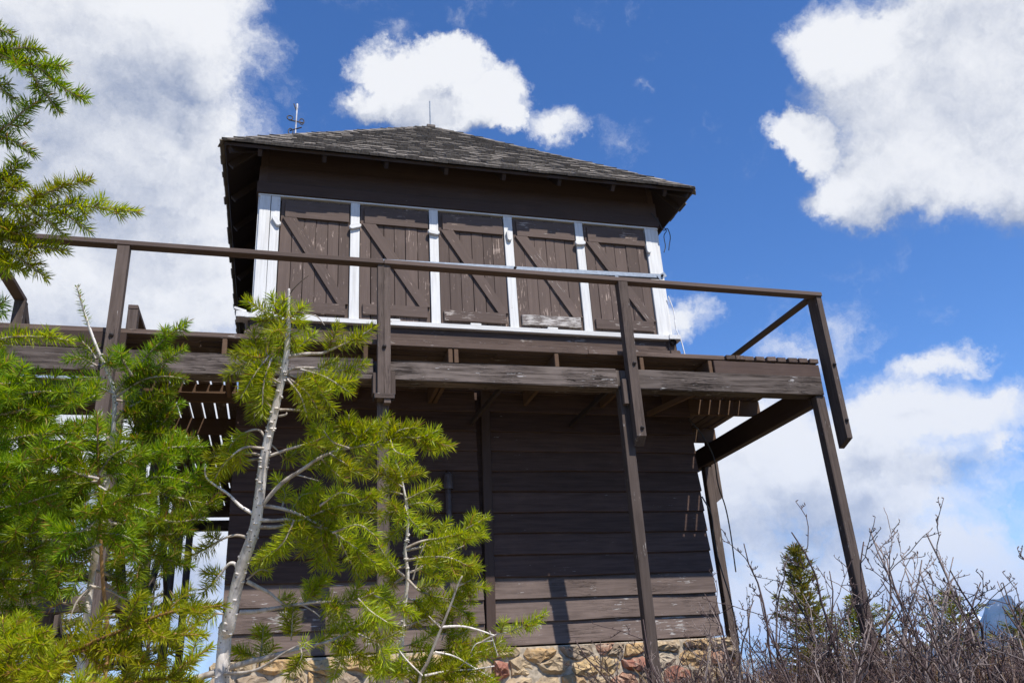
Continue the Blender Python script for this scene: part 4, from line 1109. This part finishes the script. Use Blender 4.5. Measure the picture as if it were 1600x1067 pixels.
# --- small sapling right of it
d4 = 1.75
tp = px(d4, (625, 1062), (628, 1000), (632, 950), (637, 900), (633, 862), (636, 838), (637, 800), (626, 742), (618, 722))
b4 = down(tp[0]); T4 = Sapling('fir_sapling', 'small bushy fir sapling in front of the stone foundation', b4, 'needle', .027, 2500)
T4.trunk([b4]+tp, .0125, .0016, 'bark_pale', 60, knots=40); B = T4.branch
for q in (((626, 745), (620, 725), (616, 708)), ((627, 750, .02), (638, 738, .03), (650, 728, .04)), ((630, 772), (608, 768), (586, 774)), ((631, 782), (655, 770), (684, 757)), ((632, 790, .03), (660, 785, .05), (684, 792, .06)), ((634, 800, -.03), (610, 800, -.05), (596, 815, -.06)), ((635, 810), (655, 815, .03), (680, 820, .05)), ((633, 790, -.04), (640, 810, -.06), (660, 830, -.08)), ((628, 760, -.02), (606, 745, -.04), (600, 730, -.05)), ((634, 820, .04), (615, 835, .06), (600, 850, .07))):
    B(px(d4, *q), .0018, .0010, t0=.08, side=.042, spacing=.016)
for q in (((634, 856), (660, 845), (700, 838), (735, 822), (760, 808)), ((634, 860, .03), (680, 850, .05), (725, 840, .06), (760, 838, .07)), ((635, 875, -.04), (670, 870, -.06), (705, 872, -.08), (740, 888, -.09)), ((634, 885), (600, 890), (580, 885), (558, 892)), ((636, 895, .03), (680, 885, .06), (720, 905, .07)), ((637, 905, -.02), (660, 925, -.04), (700, 935, -.05), (715, 930, -.06)), ((634, 900, .04), (600, 920, .06), (570, 930, .08)), ((633, 935, .02), (660, 940, .04), (690, 950, .06)), ((632, 940, -.03), (600, 950, -.05), (575, 960, -.06)), ((630, 985), (660, 965), (670, 950)), ((631, 900, -.05), (610, 880, -.08), (590, 850, -.1))):
    B(px(d4, *q), .0030, .0011, t0=.25, side=.055, spacing=.014)
for q in (((645, 905), (655, 870), (665, 848)), ((650, 890), (690, 868), (725, 852)), ((620, 890), (602, 883), (596, 880)), ((626, 972), (615, 978), (598, 975)), ((634, 978), (650, 972), (668, 966))):
    B(px(d4-.02, *q), .0018, .0008, needles=False, mat='bark_twig')
for q in (((628, 1040), (650, 1030), (690, 1040)), ((627, 1050, .03), (600, 1040, .04), (590, 1055, .05)), ((630, 1010, .05), (660, 1000, .07), (685, 985, .08)), ((628, 1060, -.04), (628, 1040, -.06), (630, 1030, -.07))):
    B(px(d4, *q), .0018, .001, t0=.2, side=.04, spacing=.018)

# --- bare grey stem with one green twig
d6 = 1.65
tp = px(d6, (655, 1067), (668, 1035), (688, 985), (704, 945), (716, 912), (722, 900))
b6 = down(tp[0]); T6 = Sapling('fir_sapling', 'thin almost bare grey sapling stem leaning right beside the bushy fir', b6, 'needle', .025, 2400)
T6.trunk([b6]+tp, .0105, .0016, 'bark_twig', 40); B = T6.branch
B(px(d6, (691, 979), (720, 978), (745, 983), (775, 993)), .0028, .0012, needles=False, mat='bark_pale')
B(px(d6, (690, 982), (680, 972), (670, 962)), .0018, .0009, needles=False)
B(px(d6, (752, 1003), (770, 993), (800, 985), (835, 968), (852, 958)), .0020, .0011, t0=.35, side=.034, spacing=.016)
B(px(d6, (765, 985), (772, 1005), (778, 1025)), .001, .0007, needles=False, mat='bark_pale')
B(px(d6, (770, 1000), (745, 1005), (735, 1020)), .0012, .0008, needles=False, mat='bark_pale')
B(px(d6, (680, 1018), (710, 1025), (745, 1045), (775, 1062)), .0020, .0009, needles=False, mat='bark_pale')
B(px(d6, (664, 1055), (700, 1048), (740, 1045), (772, 1040)), .0026, .0010, needles=False, mat='bark_pale')
B(px(d6, (660, 1055), (635, 1030), (622, 1012), (620, 1000)), .0016, .0008, needles=False, mat='bark_pale')
for q in (((640, 1075, .03), (680, 1050, .03), (715, 1035, .04)), ((660, 1080), (700, 1060), (750, 1050)), ((640, 1062, .05), (600, 1045, .06), (570, 1035, .07)), ((690, 1000, .06), (700, 970, .08), (690, 945, .09)), ((735, 1020, .02), (760, 1015, .03), (785, 1000, .04)), ((680, 1062, .04), (668, 1040, .05), (672, 1015, .06)), ((700, 1040, .03), (715, 1015, .04), (728, 995, .05)), ((700, 1020, .04), (735, 1030, .05), (758, 1012, .06)), ((705, 945, .04), (725, 955, .06), (738, 965, .06)), ((690, 990, .05), (720, 990, .07), (740, 975, .08)), ((720, 1062), (740, 1055), (775, 1062)), ((690, 1067), (720, 1040), (740, 1022)), ((716, 915, .02), (735, 905, .03), (742, 885, .04)), ((720, 905, .03), (728, 920, .05), (740, 925, .06))):
    B(px(d6, *q), .0016, .001, t0=.15, side=.052, spacing=.012)

# --- fir sapling on the left with a bare leader (A) and the leader beside it (B)
dA = 1.60
tp = px(dA, (136, 960), (148, 880), (157, 820), (172, 720), (178, 660), (178, 615), (168, 580), (152, 545), (134, 495), (120, 447))
bA = down(tp[0]); TA = Sapling('fir_sapling', 'bushy fir sapling with a thin bare leader below the left rail', bA, 'needle_deep', .026, 2500)
TA.trunk([bA, (bA+tp[0])/2]+tp, .0150, .0014, 'bark_pale', 90, knots=60); B = TA.branch
B(px(dA, (152, 545), (134, 495), (120, 447)), .0016, .001, t0=.35, side=0, nlen=.014, dens=1000, mat='bark_pale')
for q in (((150, 560), (140, 545), (125, 530)), ((158, 575), (172, 560), (180, 545)), ((152, 572), (130, 560), (104, 562)), ((165, 590), (135, 590), (108, 592)), ((180, 612), (205, 585), (240, 545), (292, 503)), ((200, 590, .02), (230, 580, .03), (288, 545, .03)), ((205, 585, -.02), (190, 560, -.04), (185, 545, -.04)), ((180, 622), (220, 595), (255, 588), (290, 592)), ((180, 625, .03), (215, 630, .05), (255, 640, .06), (284, 630, .07)), ((178, 615, -.03), (150, 605, -.05), (128, 612, -.06)), ((178, 618), (192, 600), (206, 600))):
    B(px(dA, *q), .0026, .0011, t0=.12, side=.036, spacing=.018)
for q in (((177, 660), (195, 640), (225, 625), (275, 600)), ((176, 680), (205, 685), (240, 670), (272, 645)), ((176, 690, .03), (150, 670, .06), (110, 660, .08)), ((175, 700), (215, 690), (225, 668), (272, 648)), ((174, 705, .05), (220, 710, .08), (265, 700, .1), (310, 692, .1)), ((172, 730, -.03), (215, 720, -.06), (262, 700, -.08), (320, 698, -.08)), ((170, 740), (205, 750), (260, 745), (330, 765)), ((166, 770, .04), (220, 765, .07), (290, 780, .1), (338, 790, .1)), ((160, 800, -.04), (210, 800, -.07), (270, 815, -.1), (320, 808, -.11)), ((158, 815), (205, 822), (245, 835), (300, 830)), ((165, 775, .05), (120, 770, .1), (70, 775, .15)), ((157, 825, .06), (200, 850, .1), (250, 870, .14), (300, 885, .15)), ((154, 845, -.05), (190, 855, -.08), (220, 880, -.1), (225, 895, -.1)), ((155, 840, .04), (110, 850, .08), (60, 870, .1)), ((148, 870), (120, 885), (80, 900), (50, 920)), ((146, 890, .05), (190, 905, .08), (230, 930, .1))):
    B(px(dA, *q), .0036, .0012, t0=.22, side=.060, spacing=.015, sub=.5)
for q in (((140, 915), (170, 922), (195, 935), (230, 942)), ((134, 945), (115, 945), (85, 938), (55, 930)), ((143, 915, -.02), (120, 940, -.04), (108, 970, -.05)), ((150, 870), (120, 855), (90, 845), (70, 842)), ((157, 815), (135, 830), (100, 838))):
    B(px(dA, *q), .0030, .0011, t0=.55, side=.035, spacing=.022, dens=900)
dB = 1.38
tp = px(dB, (168, 1010), (160, 900), (157, 830), (155, 760), (153, 700), (152, 648))
bB = down(tp[0]); TB = Sapling('fir_sapling', 'dense green fir sapling with an upright leader at the left edge', bB, 'needle_deep', .025, 2500)
TB.trunk([bB]+tp, .0075, .0016, 'bark_shoot', 60); B = TB.branch
B(px(dB, (154, 745), (153, 700), (152, 648)), .0016, .001, t0=.05, side=0, mat='bark_shoot')
for q in (((154, 742), (175, 712), (200, 698)), ((154, 745, .02), (185, 740, .03), (212, 748, .04)), ((154, 748), (120, 715), (88, 700)), ((154, 748, -.03), (110, 735, -.05), (62, 700, -.07)), ((154, 752, .04), (125, 755, .06), (85, 770, .07)), ((155, 760, -.04), (185, 775, -.06), (235, 770, -.08)), ((156, 800), (195, 790), (240, 800)), ((156, 805, .03), (110, 800, .06), (62, 812, .08)), ((156, 810, -.05), (125, 830, -.08), (80, 832, -.1)), ((157, 815), (158, 800, -.06), (160, 790, -.1)), ((157, 830, .04), (200, 840, .06), (222, 862, .08)), ((158, 850, -.04), (115, 865, -.07), (75, 890, -.1))):
    B(px(dB, *q), .0024, .0011, t0=.15, side=.055, spacing=.015, sub=.45)

# --- fir at the left edge: boughs reaching in from a trunk outside the frame
dC = 1.42
bC = down(at(-150, 900, dC)); TC = Sapling('fir_sapling', 'dense fir whose broad green boughs reach in from the left edge', bC, 'needle_deep', .026, 2500)
tpC = px(dC, (-150, 1000), (-140, 800), (-135, 620), (-130, 420), (-120, 200), (-110, 20), (-105, -120))
TC.trunk([bC]+tpC, .019, .005, 'bark_twig', 60); B = TC.branch
for q in (((-137, 640), (-60, 640), (10, 620), (60, 612), (95, 612)), ((-137, 640, -.05), (-60, 600, -.1), (0, 600, -.12), (40, 598, -.13)), ((-138, 690), (-50, 660), (40, 640), (100, 632), (150, 618)), ((-139, 720, .05), (-40, 700, .08), (50, 680, .1), (140, 676, .1)), ((-140, 760), (-60, 730, -.04), (30, 720, -.08), (110, 690, -.1)), ((-140, 800, .04), (-50, 770, .06), (40, 750, .08), (120, 745, .08)), ((-141, 830), (-50, 800), (20, 790, -.05), (90, 770, -.08)), ((-142, 850, .05), (-40, 830, .1), (30, 815, .12), (100, 800, .12)), ((-143, 880, -.03), (-60, 860, -.06), (10, 845, -.08), (60, 830, -.1)), ((-144, 920, .05), (-50, 890, .08), (20, 870, .1), (70, 850, .1)), ((-145, 960), (-60, 920), (0, 905), (45, 905)), ((-146, 980, .06), (-40, 940, .1), (20, 925, .12), (60, 960, .12)), ((-138, 660, .1), (-40, 650, .15), (40, 655, .18), (90, 665, .18)), ((-138, 720, .12), (-40, 745, .16), (30, 760, .2), (80, 790, .2))):
    B(px(dC, *q), .0042, .0012, t0=.30, side=.075, spacing=.014, sub=.55)
for q in (((-135, 600), (-60, 560), (0, 530), (60, 526), (110, 532)), ((-135, 610, .04), (-60, 580, .05), (-10, 560, .05), (12, 575, .05))):
    B(px(dC, *q), .0030, .0012, t0=.35, side=.03, spacing=.03, nmat='needle')
B(px(dC, (-60, 500), (-20, 480), (6, 490)), .002, .001, t0=.4, side=.03)
# high boughs against the sky
hi = [(((-112, 60), (-60, 70), (0, 77), (40, 75), (66, 80)), .03), (((-115, 120), (-60, 68), (0, 85), (56, 103), (101, 138), (132, 157)), .05), (((-112, 90), (-50, 60), (-10, 45), (20, 55)), .03),
      (((0, 85), (43, 110), (70, 145), (92, 175)), .022), (((56, 103), (80, 100), (102, 105)), .015), (((-118, 220), (-60, 215), (0, 203), (39, 172), (66, 155)), .035), (((-118, 230), (-50, 200), (0, 211), (26, 224), (54, 241)), .022),
      (((-120, 260), (-60, 285), (-10, 277), (41, 257)), .03), (((-120, 130), (-60, 120), (-15, 125), (20, 155)), .03)]
for q, sd_ in hi: B(px(dC, *q), .0028, .0011, t0=.35, side=sd_, spacing=.022, nmat='needle_deep')
for q, sd_ in ((((-122, 330), (-60, 325), (0, 318), (47, 321), (142, 323), (216, 331)), .035), (((30, 320), (52, 310), (100, 292), (142, 282)), .02), (((80, 322), (110, 340), (140, 362)), .016), (((40, 322), (56, 332), (80, 350), (100, 368)), .018), (((-120, 350), (-50, 350), (0, 372), (52, 384), (106, 392)), .04), (((-10, 380), (26, 400), (50, 418), (73, 434)), .025), (((-121, 300), (-50, 280), (0, 276), (40, 293)), .03), (((-60, 330), (-20, 350), (20, 355), (60, 350)), .03), (((-40, 330), (0, 345), (30, 360), (45, 380)), .028), (((-80, 320), (-30, 310), (10, 300), (34, 282)), .028), (((-60, 340), (-20, 390), (10, 410), (40, 425)), .03), (((-70, 350), (-30, 370), (0, 395), (10, 430)), .03)):
    B(px(dC, *q), .0026, .0011, t0=.22, side=sd_, spacing=.018, nmat='needle')

# --- yellow-green boughs close to the camera along the bottom left
d5 = 1.12
b5 = down(at(-60, 1180, d5)); T5 = Sapling('fir_sapling', 'low yellow-green fir boughs nearest the camera along the bottom left', b5, 'needle_yellow', .022, 2600)
T5.trunk([b5, at(-40, 1150, d5), at(-20, 1100, d5), at(0, 1060, d5)], .012, .005, 'bark_twig', 24); B = T5.branch
for q, sd_ in ((((-30, 1120), (60, 1050), (130, 1010), (200, 980), (270, 955), (352, 945)), .07), (((-30, 1110), (40, 1040), (110, 1018), (175, 1017), (215, 1030), (262, 1042)), .06), (((-30, 1110, -.05), (-10, 1060, -.06), (20, 1010, -.08), (75, 985, -.1)), .06), (((120, 1015), (180, 1000, .03), (250, 990, .05), (320, 992, .06)), .05), (((-20, 1110, .05), (40, 1090, .06), (120, 1070, .08), (200, 1065, .1)), .06), (((-20, 1100, -.04), (-10, 1060, -.08), (30, 1045, -.12)), .05), (((20, 1080, -.05), (50, 1055, -.1), (76, 1048, -.16)), .05), (((150, 1090, .03), (200, 1070, .05), (250, 1060, .06), (320, 1070, .08)), .05), (((-30, 1060, .05), (0, 1000, .08), (40, 960, .1)), .05), (((200, 1100, .1), (260, 1060, .14), (300, 1030, .16), (330, 1010, .18)), .05)):
    B(px(d5, *q), .0036, .0014, t0=.25, side=sd_, spacing=.013, mat='bark_shoot', sub=.5)

# ================================================================== conifers beyond the hilltop
def conifer(label, base, H, R, seed, lean=0., dens=1.0, group='conifers beyond the hilltop'):
    r = random.Random(seed); rg = np.random.default_rng(seed)
    o = thing('conifer_tree', label, 'tree', base, group)
    t = Tube(); P = [Vector((0, 0, H*k/12))+Vector((lean*H*(k/12)**2, 0, 0)) for k in range(13)]
    t.add([tuple(p) for p in P], np.linspace(H*.016+.02, .01, 13), 8)
    link('trunk', t.mesh('trunk', M['bark_dark']), o, Matrix.Translation(Vector(base)))
    G = []; bt = Tube()
    nb = int(62*dens)
    for i in range(nb):
        f = 1-(1-i/nb)**.75 if False else (i+.5)/nb; z = H*(.08+.9*f); L = R*((1-f)**.85)*r.choice((.45, .7, .95, 1.25))*r.uniform(.8, 1.15)+.10
        a = i*2.4+r.uniform(-.4, .4); d = np.array([math.cos(a), math.sin(a), .05+.55*f-.12*(1-f)]); d /= np.linalg.norm(d)
        p0 = np.array([lean*H*f*f, 0, z]); p1 = p0+d*L+np.array([0, 0, -.08*L+.1*L*r.random()]); mid = (p0+p1)/2+np.array([0, 0, -.06*L])
        Q = smooth_path([p0, mid, p1], 10); bt.add(Q, np.linspace(.012+.01*L, .004, len(Q)), 4)
        n = int((30+95*L)*dens)
        u = rg.uniform(.12, 1, n); k = np.clip((u*(len(Q)-1)).astype(int), 0, len(Q)-1); bs = Q[k]
        s = np.cross(d, [0, 0, 1.]); s /= np.linalg.norm(s)
        spread = (.38*L*(1-u*.7))[:, None]*rg.uniform(-1, 1, n)[:, None]*s
        bs = bs+spread*.55+rg.normal(0, .03, (n, 3))
        dd = d*.75+spread/(L+.1)*2.2+rg.normal(0, .28, (n, 3))+np.array([0, 0, .12]); dd /= np.linalg.norm(dd, axis=1, keepdims=True)
        G.append((bs, dd, rg.uniform(.05, .13, n), np.full(n, .011)))
    V, F = blades(G, .1)
    cr = link('crown', bt.mesh('crown', M['bark_dark']), o, Matrix.Translation(Vector(base)))
    nd = link('needles', mesh_np('needles', V, F, M['needle_far'], True), cr, Matrix.Translation(Vector(base))); nd['kind'] = 'stuff'
def far_base(pxx, pyy, dist):
    """treetop at a photo point seen at a distance -> trunk base on the ground and height"""
    d = udir(pxx, pyy); h = math.hypot(d[0], d[1]); p = CAM+d/h*dist; g = ground_z(p[0], p[1]); return (p[0], p[1], g), p[2]-g
for k, (x, y, dist, R, lab) in enumerate(((1240, 852, 16, .85, 'olive green conifer with a ragged top just right of the catwalk post'), (1335, 930, 17, 1.3, 'conifer half hidden behind the corner post of the catwalk'), (1478, 922, 20, 1.5, 'dark conifer behind the bare shrubs near the blue mountain'), (1600, 950, 19, 1.3, 'conifer at the right edge in front of the blue mountain'), (1425, 1010, 24, 1.6, 'low distant conifer top behind the tallest bare shrub'), (1540, 1025, 26, 1.5, 'small conifer top below the blue mountain'), (20, 850, 16, 1.6, 'conifer behind the stair at the far left'), (95, 870, 22, 2.0, 'conifer seen between the left support posts'), (245, 880, 20, 1.6, 'conifer seen under the deck beside the siding'), (170, 860, 26, 2.0, 'taller dim conifer beyond the stair'), (60, 690, 13, 1.7, 'broad conifer close behind the stair, nearest of the left ones'), (185, 730, 14.5, 1.5, 'conifer filling the gap between the saplings under the deck'), (-30, 640, 12, 1.7, 'conifer cut by the left edge behind the green boughs'))):
    bs, H = far_base(x, y, dist); conifer(lab, bs, H, R, 50+k, dens=1.15 if k == 0 else .95)

# ================================================================== bare shrubs on the right
def crooked(p, d, L, n, r, wig):
    pts = [np.array(p, float)]; dd = np.array(d, float)
    for i in range(n):
        dd = dd+np.array([r.gauss(0, wig), r.gauss(0, wig), r.gauss(0, wig*.5)+.04]); dd /= np.linalg.norm(dd); pts.append(pts[-1]+dd*L/n)
    return np.array(pts), dd
def shrub_stem(H, seed, lean):
    r = random.Random(seed); t = Tube()
    P, dd = crooked((0, 0, -.15), (lean[0], lean[1], 1), H+.15, 11, r, .16)
    r0 = .0048+.0062*H
    t.add(P, np.linspace(r0, .0030, len(P)), 6)
    def sub(P, r0, depth, H):
        n = len(P)
        for k in range(max(2, n//4), n-1):
            if r.random() < (.85 if depth == 0 else .6):
                T = P[k]-P[k-1]; T /= np.linalg.norm(T); s = np.cross(T, [r.gauss(0, 1), r.gauss(0, 1), r.gauss(0, .4)]); s /= np.linalg.norm(s)+1e-9
                d = T*.75+s*r.uniform(.5, .95); L = H*r.uniform(.16, .48)*(1-.4*k/n)*(1 if depth == 0 else .6)
                Q, _ = crooked(P[k], d/np.linalg.norm(d), L, 6, r, .20); rr = max(.0024, r0*(1-k/n)*.75)
                t.add(Q, np.linspace(rr, .0016, len(Q)), 5)
                for q in Q[2::2]:                                     # swollen buds
                    bd = np.array([r.gauss(0, 1), r.gauss(0, 1), 1.]); bd /= np.linalg.norm(bd)
                    t.add([q, q+bd*.008, q+bd*.016], [.0012, .0028, .0006], 4)
                if depth < 1: sub(Q, rr, depth+1, L*1.6)
    sub(P, r0, 0, H)
    return t
SHR = []
for k in range(10):
    H = 1.0; SHR.append([shrub_stem(H, 100+k*5+j, (random.Random(k*9+j).uniform(-.35, .35), random.Random(k*9+j+3).uniform(-.3, .3))).mesh('stem', M['bark_shrub'] if (k+j) % 3 else M['bark_shrub_pale']) for j in range(4)])
def shrub(label, x, y, H, k, n=4, rz=0., group='bare shrubs right of the cabin'):
    z = ground_z(x, y); o = thing('bare_shrub', label, 'shrub', (x, y, z), group); r = random.Random(int(x*100)+k)
    for j in range(n):
        s = H*(1 if j == 0 else r.uniform(.55, .95)); a = rz+r.uniform(-.5, .5)+j*1.6
        mw = Matrix.Translation((x+r.uniform(-.06, .06), y+r.uniform(-.06, .06), z)) @ Matrix.Rotation(a, 4, 'Z') @ Matrix.Diagonal((s, s, s, 1))
        link('stem', SHR[k % 10][j % 4], o, mw)
def shrub_at(label, pxx, ptop, Y, k, n=4):
    """tallest shoot reaches the photo point on the plane y = Y"""
    d = ray(pxx, ptop); t = (Y-CAM[1])/d[1]; p = CAM+d*t; shrub(label, p[0], Y, max(.5, p[2]-ground_z(p[0], Y)), k, n)
G0 = 'bare shrub lost among overlapping stems in the middle of the brown thicket'
for k, (x, y, Y, lab) in enumerate(((1345, 790, -1.9, 'tall bare shrub in front of the catwalk corner post'), (1190, 842, -1.2, 'bare shrub with fine twigs beside the back support post'), (1275, 822, -1.8, 'bare shrub in front of the olive conifer'), (1415, 818, -2.4, 'bare shrub with upright twin stems right of the corner post'), (1470, 806, -2.9, 'tallest forked bare shrub near the right edge'), (1505, 860, -2.6, 'bare shrub left of the blue mountain peak'), (1562, 862, -3.3, 'dark crooked bare shrub in front of the blue mountain'), (1592, 895, -2.9, 'bare shrub at the right edge of the thicket'), (1240, 885, -2.0, 'bare shrub under the catwalk beam, left of the olive conifer'), (1310, 870, -2.2, 'bare shrub touching the left side of the corner post'), (1385, 862, -2.4, 'bare shrub close behind the corner post on its right'), (1440, 880, -3.0, 'reddish bare shrub before the dark middle conifer'), (1150, 915, -1.6, 'bare shrub at the foot of the back support post'), (1095, 960, -1.9, 'low bare shrub at the right corner of the stone foundation'), (1040, 965, -2.2, 'low bare shrub right of the middle support post'), (1000, 985, -1.8, 'low bare shrub left of the middle support post foot'), (950, 1010, -2.1, 'last small bare shrub at the left end of the thicket'), (1210, 915, -2.6, 'dark bare shrub in front of the back support post'), (1290, 905, -2.8, G0), (1365, 890, -3.1, G0), (1420, 900, -3.4, G0), (1530, 905, -3.5, 'bare shrub between the two right hand conifers'), (1585, 930, -3.7, 'low dark bare shrub at the lower right corner'), (1130, 985, -2.6, G0), (1330, 930, -3.6, G0), (1480, 920, -3.8, G0), (1180, 870, -.6, 'thin bare shrub behind the back support post'), (1265, 880, -.4, 'thin bare shrub standing behind the thicket by the olive conifer'), (1070, 995, -3.0, G0), (1235, 955, -3.3, G0), (1395, 945, -4.0, G0), (1500, 955, -4.2, G0), (1280, 975, -4.0, G0), (1560, 975, -4.3, G0), (1450, 985, -4.4, G0), (1000, 960, -2.6, 'thin bare shrub rising before the stone wall left of the middle post'), (1110, 935, -2.3, 'bare shrub covering the right end of the stone foundation'), (1060, 950, -2.7, 'bare shrub directly right of the middle support post foot'), (1345, 900, -1.2, G0), (1405, 855, -1.0, G0), (1540, 890, -1.6, G0))):
    shrub_at(lab, x, y, Y, k)
# low tangle of dry twigs and grass between them
def tangle(name, mat, n, hmin, hmax, wd, label, seed, region, lean=.45):
    rg = np.random.default_rng(seed); B_ = []; D_ = []; Ls = []; Ws = []
    x = rg.uniform(region[0], region[1], n); y = rg.uniform(region[2], region[3], n)
    keep = (x > .38+.22*(-y)+rg.normal(0, .12, n))
    x = x[keep]; y = y[keep]; n = len(x)
    z = np.array([ground_z(a, b2) for a, b2 in zip(x, y)])
    ht = rg.uniform(hmin, hmax, n)*(1+.28*np.clip(-y, 0, 2.5))*np.clip(.62+.2*(x-.4), .62, 1)
    d = np.stack([rg.normal(0, lean, n), rg.normal(0, lean, n), np.ones(n)], 1); d /= np.linalg.norm(d, axis=1, keepdims=True)
    base = np.stack([x, y, z-.03], 1)
    V, F = blades([(base, d, ht, np.full(n, wd)*rg.uniform(.6, 1.3, n))], .22)
    # side twigs
    m = n*2; i = rg.integers(0, n, m); u = rg.uniform(.3, .9, m)
    b2 = base[i]+d[i]*(ht[i]*u)[:, None]; d2 = d[i]+rg.normal(0, .7, (m, 3)); d2 /= np.linalg.norm(d2, axis=1, keepdims=True)
    V2, F2 = blades([(b2, d2, ht[i]*rg.uniform(.2, .5, m), np.full(m, wd*.7))], .25)
    Vv = np.concatenate([V, V2]); FF = [np.concatenate([F[0], F2[0]+len(V)]), np.concatenate([F[1], F2[1]+len(V)])]
    o = link(name, mesh_np(name, Vv, FF, mat, True)); tag(o, label, 'thicket', None, 'stuff')
tangle('twig_thicket', M['thicket'], 15000, .22, .62, .0034, 'low tangle of dry brown twigs along the stone foundation', 3, (.2, 7.5, -4.2, .3))
tangle('dry_grass', M['straw'], 4500, .15, .42, .0030, 'straw coloured dry grass at the foot of the bare shrubs', 4, (.5, 7.5, -3.6, .4), .6)

# ================================================================== air: haze that turns the far mountains blue
HAZE = True
if HAZE:
    m = bpy.data.materials.new('pale_air'); m.use_nodes = True; nt = m.node_tree; nt.nodes.clear()
    pv = nt.nodes.new('ShaderNodeVolumePrincipled'); pv.inputs['Color'].default_value = (.30, .56, 1.0, 1); pv.inputs['Density'].default_value = 5.0e-5; pv.inputs['Anisotropy'].default_value = 0.0
    om = nt.nodes.new('ShaderNodeOutputMaterial'); nt.links.new(pv.outputs[0], om.inputs['Volume'])
    z0, z1 = -640.0, 850.0; R_ = 27000.0
    Vb = [(x, y, z) for z in (z0, z1) for x, y in ((-R_, -R_), (R_, -R_), (R_, R_), (-R_, R_))]
    hz = link('haze', mesh_np('haze', Vb, [np.array([(3, 2, 1, 0), (4, 5, 6, 7), (0, 1, 5, 4), (1, 2, 6, 5), (2, 3, 7, 6), (3, 0, 4, 7)])], m))
    hz['kind'] = 'stuff'
